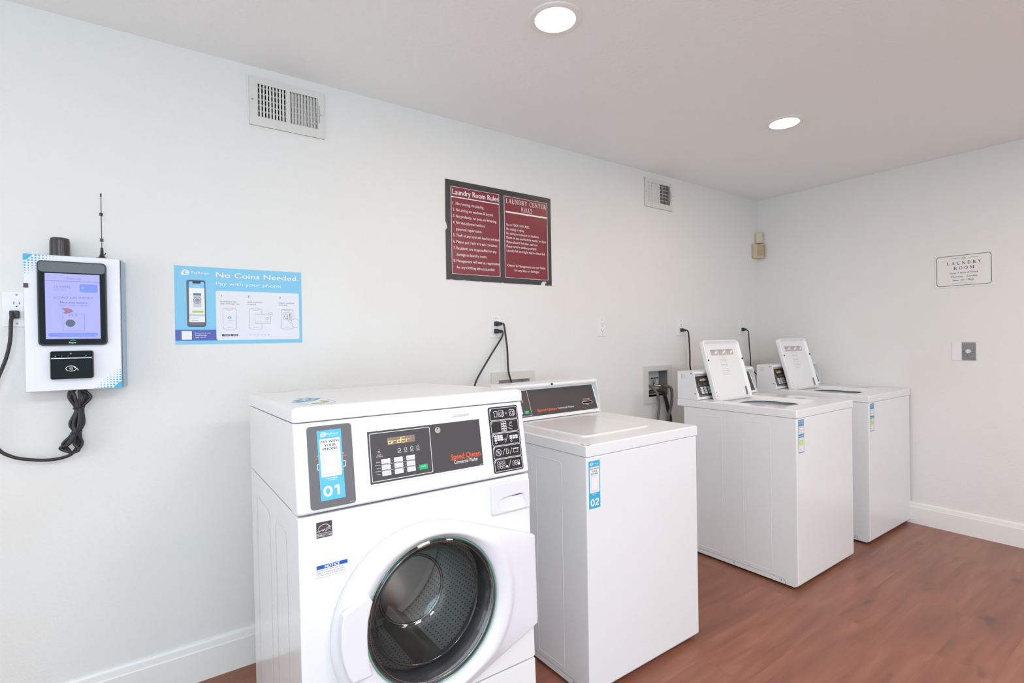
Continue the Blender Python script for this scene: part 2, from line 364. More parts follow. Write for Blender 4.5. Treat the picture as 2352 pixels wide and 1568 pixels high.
mb = MB(); holed(mb, YF-T, 0, -.1, H+.1, [(-2.5, -.5, .6, 2.2)], T, WALL, FL); struct(mb.build('wall_left'))
mb = MB(); holed(mb, -0.0, -XL, -.1, H+.1, [(3.35, 5.85, .4, 2.3)], T, WALL, FF); struct(mb.build('wall_front'))
mb = MB(); mb.box(XL-T, T, YF-T, T, -.1, 0, FLOOR); struct(mb.build('floor'))
mb = MB(); mb.box(XL-T, T, YF-T, T, H, H+.1, CEIL); struct(mb.build('ceiling'))
for n, (F, a0, a1, b0, b1) in enumerate(((FL, -2.5, -.5, .6, 2.2), (FF, 3.35, 5.85, .4, 2.3))):  # unseen openings, placed for the fill light they bring into the room
    mb = MB(F); am = (a0+a1)/2
    for q in ((a0, a0+.06, b0, b1), (a1-.06, a1, b0, b1), (a0, a1, b0, b0+.06), (a0, a1, b1-.06, b1), (am-.025, am+.025, b0, b1)): mb.box(q[0], q[1], q[2], q[3], -.09, -.04, TRIM, .004)
    w = struct(mb.build('window_%d' % (n+1)))
    g = MB(F); g.box(a0+.05, a1-.05, b0+.05, b1-.05, -.066, -.062, PWIN); struct(g.build('window_pane', w))
def baseboard(name, F, a0, a1, h):
    prof = [(0, 0), (.016, 0), (.016, h-.03), (.013, h-.024), (.011, h-.008), (.006, h), (0, h)]
    mb = MB(F); mb.loft([[(a, z, c) for c, z in prof] for a in (a0, a1)], TRIM); return struct(mb.build(name, angle=25))
baseboard('baseboard_back', FBACK, XL, 0, .145)
baseboard('baseboard_right', FRIGHT, .016, -YF, .140)

# ------------------------------------------------------------------ ceiling lights
def make_light():
    t = thing('recessed_light', '', 'ceiling light', group='recessed ceiling lights')
    mb = MB(); mb.lathe([(.094, 0), (.094, -.0025), (.088, -.006), (.072, -.006), (.067, -.001), (.064, -.001)], TRIM, 64); mb.build('trim_ring', t)
    mb = MB(); mb.lathe([(.0665, -.001), (.05, -.003), (.02, -.0038), (.001, -.004)], LENS, 48, cap1=True); mb.build('lens', t, 'glowing warm white lens'); return t
L0 = make_light()
spots = [(-3.033, -.932, 'lit recessed light at the top edge, larger of the two ceiling lights in view'),
         (-1.440, -.938, 'lit recessed light nearer the room corner, smaller and farther of the two')]
for i, (x, y, lb) in enumerate(spots):
    o = L0 if i == 0 else copy_tree(L0); o.location = (x, y, H); o['label'] = lb

def make_panel():  # unseen glowing panels added as fill to brighten the room
    t = thing('ceiling_light_panel', '', 'ceiling light', group='square ceiling light panels')
    mb = MB(); mb.box(-.31, .31, -.31, .31, -.012, 0, TRIM, .003); mb.build('frame', t)
    mb = MB(); mb.box(-.295, .295, -.295, .295, -.0145, -.012, PANL); mb.build('diffuser', t, 'glowing white diffuser'); return t
P0 = make_panel()
for i, (x, lb) in enumerate(((-4.63, 'square ceiling light panel behind the viewpoint near the front window'), (-3.03, 'square ceiling light panel in the middle of the row behind the viewpoint'), (-1.44, 'square ceiling light panel behind the viewpoint near the right wall'))):
    o = P0 if i == 0 else copy_tree(P0); o.location = (x, -3.1, H); o['label'] = lb

# ------------------------------------------------------------------ air vents
def make_vent(V, label):
    w = V[1]-V[0]; h = V[3]-V[2]; t = thing('air_vent', label, 'vent', (V[0], 0, V[2]), group='air vents under the ceiling')
    L = (.030, .142, .037, .172); R_ = (.156, .270, .037, .172)
    mb = MB(FBACK); mb2 = MB(FBACK)
    holed(mb, .0, w, 0, h, [L, R_], .003, VENTM, FBACK @ Matrix.Translation((0, 0, .007)))
    holed(mb, .0, w, 0, h, [(.004, w-.004, .004, h-.004)], .006, VENTM, FBACK @ Matrix.Translation((0, 0, .0065)))
    mb.fill(circ(.012, .104, .004, 12), .0075, INKG)
    mb.box(.2735, .2755, .065, .140, .0068, .0078, DUCT)
    mb.build('face_plate', t)
    s = MB(FBACK)
    for k in range(10): a = L[0]+(L[1]-L[0])*k/9; s.box(-.0038, .0038, L[2], L[3], -.0005, .0005, VENTM, F=FBACK @ Matrix.Translation((a, 0, .003)) @ Matrix.Rotation(math.radians(-28), 4, 'Y'))
    for k in range(10): a = R_[0]+(R_[1]-R_[0])*k/9; s.box(-.0068, .0068, R_[2], R_[3], -.0005, .0005, VENTM, F=FBACK @ Matrix.Translation((a, 0, .001)) @ Matrix.Rotation(math.radians(30), 4, 'Y'))
    s.build('vertical_blades', t)
    s = MB(FBACK)
    for k in range(6): b = L[2]+.008+(L[3]-L[2])*k/5.6; s.box(L[0], L[1], b-.003, b+.003, -.014, -.013, VENTM); s.box(R_[0], R_[1], b-.003, b+.003, -.014, -.013, VENTM)
    s.build('damper_blades', t)
    d = MB(FBACK); q = [(.023, .0255), (w-.023, .0255), (w-.023, h-.0205), (.023, h-.0205)]
    d.loft([[(a, b, -.10) for a, b in q], [(a, b, 0.0) for a, b in q]], DUCT, True, False); d.build('duct', t, 'dark duct opening')
    l = MB(FBACK); l.tube([(.275, .1, .004), (.278, .102, .016), (.284, .104, .020)], .0028, VENTM); l.box(.280, .290, .098, .110, .018, .021, VENTM, .001); l.build('lever', t); return t
make_vent(V1, 'large-looking white louvred air vent high on the wall above the blue poster')
make_vent(V2, 'small-looking white louvred air vent high on the wall towards the room corner')

# ------------------------------------------------------------------ outlets, plugs and cords
def make_outlet():
    t = thing('wall_outlet', '', 'outlet', group='wall outlets')
    mb = MB(FBACK); mb.plate(rrect(-.035, .035, -.0575, .0575, .004), 0, .006, OUT, .002); mb.build('cover_plate', t)
    mb = MB(FBACK); mb.plate(rrect(-.0165, .0165, -.034, .034, .002), .006, .0085, OUT, .0006)
    for s in (-1, 1):
        z = s*.018
        for x, hh in ((-.0065, .0045), (.0065, .0036)): mb.box(x-.001, x+.001, z+.002-hh, z+.002+hh, .0083, .0087, BLACK)
        mb.fill(circ(0, z-.009, .0025, 12), .0088, BLACK)
    for s in (-1, 1): mb.fill(circ(0, s*.047, .003, 12), .0064, INKG)
    mb.build('socket_face', t); return t
o0 = make_outlet()
for i, (x, z, lb) in enumerate([(-4.571, 1.414, 'white wall outlet half hidden behind the payment kiosk'), (-2.686, 1.356, 'white wall outlet with two black plugs above the front-loading washer'),
        (-1.880, 1.355, 'empty white wall outlet with nothing plugged in'), (-1.082, 1.353, 'white wall outlet with one plug left of the upright lid of washer 03'),
        (-.286, 1.357, 'white wall outlet with one plug closest to the room corner')]):
    o = o0 if i == 0 else copy_tree(o0); o.location = (x, 0, z); o['label'] = lb
def plug(parent, x, z, d=1, w=.026):
    mb = MB(); mb.box(x-.012, x+.012, -.026, -.0088, z-.013, z+.013, CORD, .004)
    mb.box(x+d*.0-.008, x+d*.026, -.034, -.018, z-.010, z+.008, CORD, .004); return mb.build('plug', parent)
def cord(label, path, r, px, pz, d=1, group='black power cords'):
    t = thing('power_cord', label, 'power cord', (0, 0, 0), group=group); t.location = (px, 0, pz)
    p = plug(t, 0, 0, d)
    mb = MB(); mb.tube([(x-px, y, z-pz) for x, y, z in path], r, CORD, 10); mb.build('cable', t); return t
cord('upper black power cord hanging straight down behind washer 02', [(-2.665, -.026, 1.374), (-2.655, -.034, 1.372), (-2.650, -.036, 1.345), (-2.645, -.038, 1.30), (-2.638, -.04, 1.235), (-2.633, -.04, 1.121), (-2.615, -.045, 1.05), (-2.60, -.08, .97), (-2.60, -.2, .90)], .0052, -2.690, 1.374)
cord('lower black power cord running down left behind the front-loading washer', [(-2.668, -.026, 1.336), (-2.662, -.034, 1.330), (-2.672, -.038, 1.300), (-2.735, -.04, 1.22), (-2.799, -.04, 1.134), (-2.841, -.042, 1.073), (-2.87, -.06, 1.02), (-2.95, -.12, .95), (-3.1, -.2, .93)], .0048, -2.692, 1.334)
cord('black power cord dropping behind the console of washer 03', [(-1.052, -.026, 1.333), (-1.040, -.034, 1.328), (-1.034, -.038, 1.296), (-1.028, -.04, 1.172), (-1.020, -.04, 1.045), (-1.02, -.1, .97), (-1.05, -.28, .93)], .0052, -1.082, 1.335)
cord('black power cord dropping behind the console of washer 04', [(-.255, -.026, 1.336), (-.243, -.034, 1.325), (-.240, -.038, 1.308), (-.238, -.04, 1.213), (-.223, -.04, 1.118), (-.215, -.04, 1.035), (-.22, -.1, .97), (-.25, -.28, .93)], .0042, -.286, 1.338)

# ------------------------------------------------------------------ supply boxes in the wall
def supply_box(x0, x1, z0, z1, hole, label, valve, hh):
    t = thing('supply_box', label, 'utility box', (x0, 0, z0), group='washer supply boxes'); F = FBACK
    mb = MB(F); w, h = x1-x0, z1-z0; hx0, hx1, hz0, hz1 = hole[0]-x0, hole[1]-x0, hole[2]-z0, hole[3]-z0
    holed(mb, 0, w, 0, h, [(hx0, hx1, hz0, hz1)], .010, BOXG, F @ Matrix.Translation((0, 0, .010))); mb.build('face_frame', t)
    mb = MB(F); q = [(hx0, hz0), (hx1, hz0), (hx1, hz1), (hx0, hz1)]
    q2 = [(hx0, hz0), (hx1-.0, hz0), (hx1-.0, hz1), (hx0, hz1)]
    mb.loft([[(a, b, -.075) for a, b in q2], [(a, b, .0) for a, b in q]], BOXI, True, False); mb.build('recess', t)
    if valve:
        vx, vz = hx0+.128, hz0+.075
        m = MB(F); m.tube([(vx, vz-.03, -.062), (vx, vz+.01, -.05), (vx, vz+.035, -.045)], .010, CHROME); m.tube([(vx, vz-.005, -.05), (vx+.018, vz-.008, -.025), (vx+.026, vz-.010, -.012)], .009, CHROME); m.build('valve_body', t, 'metal valve')
        m = MB(F); m.tube([(vx-.030, vz+.045, -.045), (vx-.012, vz+.046, -.045), (vx+.012, vz+.046, -.045), (vx+.030, vz+.045, -.045)], .0035, BLACK)
        for a in (-.032, 0, .034): m.box(vx+a*.9-.0055, vx+a*.9+.0055, vz+.0395, vz+.0505, -.0505, -.0395, BLACK, .004)
        m.build('valve_handle', t, 'dark tee handle')
    return t
supply_box(-1.495, -1.195, .836, 1.091, HB3, 'recessed supply box with a valve and grey hoses beside washer 03', True, 0)
supply_box(-2.722, -2.428, .836, 1.111, HB2, 'recessed supply box mostly hidden behind the console of washer 02', False, 0)
mb = MB(FBACK); holed(mb, 0, .304, 0, .25, [(.02, .284, .02, .23)], .003, WALL, FBACK @ Matrix.Translation((0, 0, .003)))
mb.box(.02, .284, .02, .23, 0, .0015, WALL); o = mb.build('access_panel'); o.location = (-3.531, 0, .85); tag(o, 'painted-over access panel on the wall just above the front-loading washer', 'panel')
mb = MB(); mb.tube([(-1.43, .05, .956), (-1.415, -.005, .948), (-1.398, -.045, .893), (-1.392, -.05, .813), (-1.405, -.05, .727), (-1.41, -.06, .5), (-1.40, -.16, .2), (-1.38, -.33, .13)], .0088, HOSEG, 14); tag(mb.build('water_hose'), 'thinner grey water hose, left of those hanging from the supply box', 'hose', 'washer hoses')
mb = MB(); mb.tube([(-1.285, -.004, .944), (-1.272, -.03, .944), (-1.256, -.048, .925), (-1.252, -.05, .87), (-1.265, -.05, .80), (-1.30, -.05, .709), (-1.32, -.06, .5), (-1.3, -.16, .2), (-1.28, -.33, .13)], .0100, HOSEG, 14)
mb.lathe([(.011, -.012), (.0135, -.008), (.0135, .008), (.0115, .012)], BRASS, 6, F=FR((-1.284, -.006, .944), (0, 0, 1), (0, -1, 0)) ); tag(mb.build('water_hose'), 'grey water hose with a brass connector screwed to the valve', 'hose', 'washer hoses')
mb = MB(); mb.tube([(-1.44, .05, .885), (-1.418, -.0, .912), (-1.355, -.042, .918), (-1.296, -.03, .862), (-1.262, -.025, .776), (-1.240, -.025, .698), (-1.23, -.03, .45), (-1.24, -.15, .2), (-1.26, -.33, .13)], .0130, CORD, 16); tag(mb.build('drain_hose'), 'thick black drain hose curving out of the supply box', 'hose', 'washer hoses')

# ------------------------------------------------------------------ signs on the back wall
# rules board
t = thing('rules_board', 'black and maroon laundry rules board with white lettering on the wall', 'sign', (-2.981, 0, 1.598))
F = FBACK @ Matrix.Translation((0, 0, 0)); ox, oz = -2.981, 1.598
mb = MB(F)
ol = [(0, 0), (.03, .003), (.05, 0), (.10, .002), (.104, .009), (.108, .001), (.2, 0), (.206, .004), (.212, 0), (.34, .0), (.346, .005), (.352, 0), (.61, .001), (.622, .020), (.648, .024), (.660, .016), (.645, .011), (.648, 0), (.694, .001), (.694, .509), (.34, .510), (.002, .511), (0, .30), (.006, .285), (.010, .262), (.004, .258), (0, .252)]
mb.plate(ol, .0, .004, SIGNB); mb.build('board', t)
def tx(mb, s, x, z, w, h, m=WHT, bold=.01, al='L', c=.0052): mb.text(s, x-ox, z-oz, w, h, m, c, bold, al)
mb = MB(F); mb.plate(rect(-2.949-ox, -2.653-ox, 1.630-oz, 2.076-oz), .004, .0046, MAROON)
mb.line(rect(-2.949-ox, -2.653-ox, 1.630-oz, 2.076-oz), .0022, .005, WHT, True)
mb.line([(-2.948-ox, 2.0235-oz), (-2.654-ox, 2.0235-oz)], .005, .0051, WHT)
tx(mb, 'Laundry Room Rules', -2.941, 2.037, .285, .027, bold=.02)
rows = [(0, 'No running, no playing.', .172), (1, 'No sitting on washers & dryers', .229), (2, 'No profanity, no pets, no loitering.', .252), (3, 'No kids allowed without', .178), (4, 'parental supervision.', .158), (5, 'Theft of any kind will lead to eviction.', .270), (6, 'Please put trash in trash container.', .258), (7, 'Residents are responsible for any', .248), (8, 'damage to laundry room.', .186), (9, 'Management will not be responsible', .265), (10, 'for any clothing left unattended.', .236)]
for i, s, w in rows:
    z = 1.985-i*.0327
    tx(mb, s, -2.922, z, w, .0145)
for i, n in zip((0, 1, 2, 3, 5, 6, 7, 9), range(1, 9)): tx(mb, '%d.' % n, -2.940, 1.985-i*.0327, .012, .0145)
mb.build('left_panel', t, 'maroon panel with eight numbered rules')
mb = MB(F); mb.plate(rect(-2.619-ox, -2.315-ox, 1.629-oz, 2.075-oz), .004, .0046, MAROON)
mb.line(rect(-2.619-ox, -2.315-ox, 1.629-oz, 2.075-oz), .0022, .005, WHT, True)
mb.line([(-2.609-ox, 1.990-oz), (-2.319-ox, 1.990-oz)], .009, .0051, WHT)
mb.serif('LAUNDRY CENTER', -2.607-ox, 2.038-oz, .284, .026, WHT, .0052); mb.serif('RULES', -2.503-ox, 2.009-oz, .077, .018, WHT, .0052); mb.line([(-2.504-ox, 2.003-oz), (-2.426-ox, 2.003-oz)], .002, .0051, WHT)
for i, (s, w) in enumerate([('Use at YOUR OWN RISK.', .160), ('No tinting or dying', .122), ('No sitting on counters or machines.', .229), ('Please do not overload the washer or dryer.', .284), ('Please discard lint after each use.', .220), ('Please remove clothes promptly.', .212), ('Laundry left overnight may be discarded.', .273)]):
    tx(mb, s, -2.607, 1.914-i*.0237, w, .0135)
tx(mb, 'Owner & Management are not liable', -2.469, 1.690, .268, .0135, al='C'); tx(mb, 'for any loss or damages', -2.469, 1.666, .176, .0135, al='C')
mb.build('right_panel', t, 'maroon panel with serif-style centre rules')

# blue payment poster
ox, oz = -4.138, 1.290
t = thing('payment_poster', 'sky blue poster explaining phone payment in three steps', 'poster', (ox, 0, oz))
PF = FBACK @ Matrix.Translation((-ox, -oz, 0)) ; mb = MB(PF)
mb.plate(rect(-4.138, -3.683, 1.290, 1.589), 0, .0015, BLUE)
c1, c2, c3 = .0018, .0021, .0024
mb.fill(rect(-4.138, -3.999, 1.304, 1.3455), c1, NAVY)
mb.fill(rrect(-4.003, -3.694, 1.305, 1.499, .008), c1+.0001, mat('poster_panel', (232,236,246), .5))
mb.fill(rrect(-4.118, -4.085, 1.308, 1.341, .002), c2, WHT)
def logo(mb, x, z, k, m, bg, c):
    mb.fill(arc(x, z, .55*k, .5*k, -90, 90, 10)+[(x-.35*k, z+.5*k), (x-.75*k, z-.15*k), (x-.7*k, z-.5*k)], c, m)
    mb.fill(arc(x+.02*k, z, .3*k, .3*k, -90, 90, 8)+[(x-.25*k, z+.3*k), (x-.38*k, z-.28*k)], c+.0002, bg)
    mb.fill(arc(x+.10*k, z, .18*k, .2*k, 0, 360, 12), c+.0004, m)
logo(mb, -4.101, 1.5645, .021, WHT, BLUE, c2)
T_ = lambda s, x, z, w, h, m=WHT, b=0, al='L': mb.text(s, x, z, w, h, m, c2, b, al)
T_('PayRange', -4.083, 1.5615, .058, .0085, b=.02)
T_('No Coins Needed.', -4.001, 1.5515, .306, .0195, b=.025)
T_('Pay with your phone.', -4.001, 1.521, .242, .0125, b=0)
for s, x in (('1', -3.984), ('2', -3.887), ('3', -3.769)): mb.digits(s, x, 1.475, .007, .0085, INK, c2, .17)
for a, b, x, w1, w2 in (('Download the', 'app and sign up', -3.988, .056, .066), ('Add payment', 'method', -3.892, .056, .031), ('Select machine', 'and pay', -3.774, .062, .034)):
    T_(a, x, 1.4545, w1, .0048, INK); T_(b, x, 1.4465, w2, .0048, INK)
T_('Download the', -4.075, 1.3305, .052, .0045); T_('PayRange', -4.075, 1.3225, .040, .0048, b=.03); T_('app now!', -4.075, 1.3145, .036, .0045)
# phone picture
PHB = mat('phone_shade', (96,98,120), .3)
mb.fill(rrect(-4.100, -4.037, 1.357, 1.537, .008), c2, PHB); mb.fill(rrect(-4.0945, -4.0385, 1.358, 1.534, .007), c2+.0002, BLACK)
mb.fill(rrect(-4.0925, -4.0405, 1.361, 1.531, .006), c3, WHT); mb.fill(rrect(-4.0925, -4.0405, 1.506, 1.531, .005), c3+.0002, BLUE); mb.fill(rrect(-4.080, -4.053, 1.5235, 1.532, .003), c3+.0004, BLACK)
mb.fill(rect(-4.0925, -4.0405, 1.361, 1.3745), c3+.0002, PHB); mb.fill(rect(-4.078, -4.052, 1.432, 1.484), c3+.0002, mat('poster_shade', (206,208,216), .5)); mb.fill(rect(-4.078, -4.052, 1.478, 1.486), c3+.0004, PHB)
mb.line(circ(-4.065, 1.459, .0125, 24), .0016, c3+.0005, PHB, True); mb.fill(circ(-4.065, 1.459, .008, 24), c3+.0005, INKG)
mb.fill(rrect(-4.082, -4.045, 1.411, 1.419, .002), c3+.0002, LIME); mb.fill(rect(-4.0925, -4.0405, 1.398, 1.405), c3+.0002, mat('poster_shade'))
for z in (1.390, 1.381): mb.line([(-4.088, z), (-4.062, z)], .0012, c3+.0003, INKG)
mb.text('Settings', -4.066, 1.511, .022, .004, WHT, c3+.0004, 0, 'C')
# step drawings
def ph(x0, x1, cut=None):
    mb.line(rrect(x0, x1, 1.348, 1.430, .006), .0012, c2, INKG, True); mb.line([(x0+.011, 1.430), (x0+.014, 1.4245), (x1-.014, 1.4245), (x1-.011, 1.430)], .0011, c2, INKG); mb.line([(x0+.014, 1.355), (x1-.014, 1.355)], .001, c2, INKG)
PP = mat('poster_panel')
ph(-3.979, -3.932); logo(mb, -3.955, 1.394, .010, BLUE2, PP, c2); mb.line([(-3.963, 1.382), (-3.947, 1.382)], .0012, c2, INKG)
ph(-3.885, -3.839); mb.fill(rect(-3.866, -3.806, 1.370, 1.409), c2+.0001, PP); mb.line(rect(-3.865, -3.807, 1.371, 1.4085), .0012, c3, INKG, True); mb.line(rect(-3.826, -3.814, 1.388, 1.396), .001, c3, INKG, True)
for a, b in ((-3.858, -3.852), (-3.847, -3.838), (-3.830, -3.814)): mb.line([(a, 1.3795), (b, 1.3795)], .001, c3, INKG)
mb.fill(circ(-3.8075, 1.4085, .0085, 24), c3+.0001, PP); mb.line(circ(-3.8075, 1.4085, .0078, 24), .0011, c3+.0002, INKG, True); mb.line([(-3.811, 1.4085), (-3.804, 1.4085)], .001, c3+.0002, INK); mb.line([(-3.8075, 1.405), (-3.8075, 1.412)], .001, c3+.0002, INK)
ph(-3.765, -3.718); mb.line(rect(-3.757, -3.726, 1.387, 1.416), .0011, c3, INKG, True); mb.line(arc(-3.746, 1.4015, .006, .0105, 0, 360, 20), .0014, c3, INK); mb.line([(-3.734, 1.412), (-3.731, 1.412), (-3.731, 1.393)], .0014, c3, INK)
mb.fill([(-3.741, 1.392), (-3.737, 1.393), (-3.724, 1.381), (-3.722, 1.390), (-3.712, 1.393), (-3.705, 1.391), (-3.6945, 1.383), (-3.6945, 1.353), (-3.715, 1.354), (-3.723, 1.360), (-3.722, 1.370)], c3+.0001, PP)
mb.line([(-3.696, 1.3815), (-3.703, 1.390), (-3.710, 1.392), (-3.715, 1.389), (-3.722, 1.391), (-3.724, 1.381), (-3.737, 1.393), (-3.741, 1.391), (-3.739, 1.387), (-3.720, 1.367), (-3.7225, 1.361), (-3.716, 1.355), (-3.700, 1.353)], .0011, c3+.0003, INKG)
for x in (-3.984, -3.954): mb.fill(rrect(x, x+.027, 1.320, 1.328, .001), c2, INK); mb.line([(x+.008, 1.324), (x+.024, 1.324)], .0025, c3, WHT)
for i, (x, m) in enumerate(((-3.885, INKG), (-3.870, ORANGE), (-3.858, INKG), (-3.844, INKG), (-3.832, INKG), (-3.818, INKG))): mb.line([(x, 1.324), (x+.007, 1.324)], .0022, c2, m)
mb.build('poster_sheet', t)

# opening hours sign on the right wall
oy, oz = 1.185, 1.573
t = thing('hours_sign', 'white laundry room hours sign with a thin green rounded border', 'sign', (0, -oy, oz))
mb = MB(FRIGHT @ Matrix.Translation((-oy, -oz, 0)))
mb.plate(rrect(1.185, 1.477, 1.573, 1.792, .006), 0, .003, mat('sign_acrylic', (238,238,237), .2), .0012); mb.line(rrect(1.197, 1.464, 1.586, 1.776, .014), .0035, .0032, SIGNG, True)
T_ = lambda s, x, z, w, h, m=INK, b=.01: mb.text(s, x, z, w, h, m, .0034, b, 'C')
mb.serif('LAUNDRY', 1.250, 1.719, .168, .0185, INK, .0034, .5); mb.serif('ROOM', 1.284, 1.687, .100, .0185, INK, .0034, .5)
T_('Open 7 Days A Week', 1.333, 1.661, .142, .0095); T_('Monday - Sunday', 1.334, 1.6375, .130, .0100); T_('8am -to- 10pm', 1.331, 1.615, .104, .0100, b=.02); T_('(holiday hours may change)', 1.331, 1.599, .108, .0045, SIGNG, 0)
mb.line([(1.268, 1.759), (1.314, 1.759)], .0016, .0034, SIGNG); mb.line([(1.355, 1.758), (1.401, 1.758)], .0016, .0034, SIGNG)
for a in (1.328, 1.334, 1.340): mb.line([(a-.005, 1.754), (a, 1.762 if a != 1.334 else 1.767), (a+.005, 1.754)], .0012, .0034, SIGNG)
mb.line([(1.323, 1.752), (1.345, 1.752)], .0012, .0034, SIGNG)
mb.build('sign_plate', t)

# timer on the right wall
t = thing('wall_timer', 'white wall plate beside a grey plate with a round dial', 'timer', (0, -1.327, 1.165))
F = FRIGHT @ Matrix.Translation((0, 0, 0)); mb = MB(F)
mb.plate(rect(-.058, -.008, -.057, .057), 0, .004, OUT, .001); mb.build('blank_plate', t)
mb = MB(F); mb.plate(rect(-.008, .060, -.056, .057), 0, .005, TGREY, .001)
for k in range(8):
    a = math.radians(100-k*40); mb.line([(.024+.020*math.cos(a), .001+.020*math.sin(a)), (.024+.026*math.cos(a), .001+.026*math.sin(a))], .0022, .0054, BLACK)
mb.line([(.014, -.035), (.030, -.035)], .0015, .0054, BLACK); mb.line([(.034, -.046), (.055, -.046)], .0015, .0054, BLACK); mb.build('dial_plate', t, 'grey metal dial plate')
mb = MB(F @ Matrix.Translation((.024, .001, 0))); mb.lathe([(.0145, .005), (.0135, .012), (.011, .018), (.007, .019)], mat('knob_white', (226,226,222), .3), 28, cap1=True); mb.box(-.003, .003, -.013, .013, .020, .024, mat('knob_white'), .001); mb.build('knob', t)

# siren and sensor in the corner
mb = MB(); fp = [(-.112, -.001), (-.116, -.020), (-.052, -.066), (-.008, -.060), (-.001, -.001)]
mb.loft([[(x, y, z) for x, y in inset(fp, -e)] for z, e in ((1.930, -.004), (1.934, 0), (2.038, 0), (2.043, -.004))], BEIGE); sb = mb
SG = mat('beige_slot', (150,128,96), .7)
for k in range(11):
    z = 1.946+k*.0083; mb.box(0, 1, 0, 1, 0, 1, SG, F=Matrix.Translation((-.052, -.0665, z)) @ Matrix.Rotation(math.atan2(.006, .044), 4, 'Z') @ Matrix.Diagonal((.042, .001, .0035, 1)))
    mb.box(0, 1, 0, 1, 0, 1, SG, F=Matrix.Translation((-.094, -.0367, z)) @ Matrix.Rotation(math.atan2(-.046, .064), 4, 'Z') @ Matrix.Diagonal((.047, .001, .0025, 1)))
tag(mb.build('alarm_siren'), 'beige louvred alarm siren mounted in the room corner', 'alarm siren')
mb = MB(); fp = [(-.058, -.001), (-.062, -.016), (-.034, -.048), (-.006, -.050), (-.001, -.001)]
mb.loft([[(x, y, z) for x, y in inset(fp, -e)] for z, e in ((2.056, -.004), (2.060, 0), (2.138, 0), (2.143, -.004))], BEIGE2); mb.box(-.023, -.019, -.0515, -.049, 2.118, 2.122, BLACK)
tag(mb.build('motion_sensor'), 'small cream sensor just above the louvred beige siren', 'sensor')

# ------------------------------------------------------------------ payment kiosk
kx, kz = -4.541, 1.145; KF = FBACK @ Matrix.Translation((-kx, -kz, 0))
t = thing('payment_kiosk', 'white and blue wall payment kiosk with a touch screen and card reader', 'payment kiosk', (kx, 0, kz))
KW = mat('kiosk_white', (238,238,246), .22)
mb = MB(KF); fr = rrect(-4.542, -4.297, 1.145, 1.587, .004); bk = rrect(-4.547, -4.286, 1.143, 1.589, .004)
mb.loft([[(a, b, 0) for a, b in bk], [(a, b, .094) for a, b in fr], [(a, b, .0995) for a, b in inset(fr, .002)], [(a, b, .1005) for a, b in inset(fr, .0035)]], KW)
for sx, sz, x0, z0 in ((1, -1, -4.542, 1.587), (-1, 1, -4.297, 1.145)):
    mb.fill([(x0+sx*.001, z0+sz*.001), (x0+sx*.022, z0+sz*.001), (x0+sx*.022, z0+sz*.007), (x0+sx*.014, z0+sz*.014), (x0+sx*.007, z0+sz*.022), (x0+sx*.001, z0+sz*.022)][::(1 if sx*sz > 0 else -1)], .1007, BLUE2)
    for i in range(9):
        for j in range(8):
            r = .0042-.00038*(i+j)
            if r > .0008 and i+j > 2: mb.fill(circ(x0+sx*(.005+i*.0086), z0+sz*(.005+j*.0082), r, 10), .1011, BLUE2)
mb.plate(rect(-4.541, -4.530, 1.478, 1.492), .1, .103, mat('kiosk_lock', (78,60,66), .4)); mb.build('cabinet', t)
mb = MB(); sp = [(-4.2962, -.090), (-4.2858, -.004)]
S = lambda y: (-4.2966+(.094+y)/.094*.0106)-kx
mb.add([(S(-.093)+.0012, -.093, .001), (S(-.002)+.0012, -.002, .001), (S(-.002)+.0012, -.002, .441), (S(-.093)+.0012, -.093, .440)], [(0, 1, 2, 3)], mat('kiosk_side_blue', (160,196,222), .4)); mb.build('side_stripe', t, 'blue printed right side')
mb = MB(KF); mb.plate(rrect(-4.508, -4.334, 1.293, 1.566, .012), .1005, .113, BLACK, .002); mb.fill(rrect(-4.504, -4.338, 1.297, 1.562, .010), .1132, GLOSSB)
mb.fill(rrect(-4.504, -4.338, 1.530, 1.562, .010), .1134, mat('bezel_grey', (84,86,92), .25))
for a, b in ((-4.490, 1.553), (-4.484, 1.553), (-4.490, 1.547), (-4.484, 1.5475)): mb.fill(circ(a, b, .0012, 8), .1136, BLACK)
mb.text('Nayax', -4.424, 1.300, .018, .005, WHT, .1136, .02, 'C'); mb.line([(-4.430, 1.308), (-4.424, 1.311), (-4.416, 1.308)], .002, .1136, GREEN)
mb.line(rrect(-4.5075, -4.3345, 1.2935, 1.5655, .012), .001, .1123, mat('bezel_grey'), True); tb = mb.build('tablet', t, 'black framed tablet')
mb = MB(KF); z = .1138; mb.plate(rect(-4.489, -4.352, 1.314, 1.526), .1132, z, SCR); T_ = lambda s, x, zz, w, h, m=SCR2, b=.01: mb.text(s, x, zz, w, h, m, z+.0004, b, 'C')
T_('50001545', -4.418, 1.508, .036, .0055, INKG, 0); T_('12:53PM', -4.447, 1.4785, .040, .0085); T_('Monday, April 28', -4.452, 1.472, .030, .0032)
mb.fill(rrect(-4.404, -4.358, 1.467, 1.494, .004), z+.0002, SCR3); mb.fill(circ(-4.396, 1.482, .0025, 10), z+.0004, LIME)
mb.fill(rect(-4.489, -4.352, 1.501, 1.503), z+.0002, SCR2)
T_('LOAD LAUNDRY', -4.418, 1.445, .098, .0070, b=.02); T_('Place your laundry', -4.419, 1.430, .068, .0055, SCRD); T_('inside washer / dryer', -4.420, 1.421, .072, .0050, SCR2)
mb.fill([(-4.451, 1.413), (-4.436, 1.415), (-4.425, 1.410), (-4.420, 1.405), (-4.428, 1.399), (-4.441, 1.396), (-4.446, 1.401), (-4.440, 1.404)], z+.0004, SCRR)
mb.line(rect(-4.447, -4.393, 1.341, 1.396), .001, z+.0003, SCR2, True); mb.fill(circ(-4.4285, 1.3655, .0120, 28), z+.0003, SCRD)
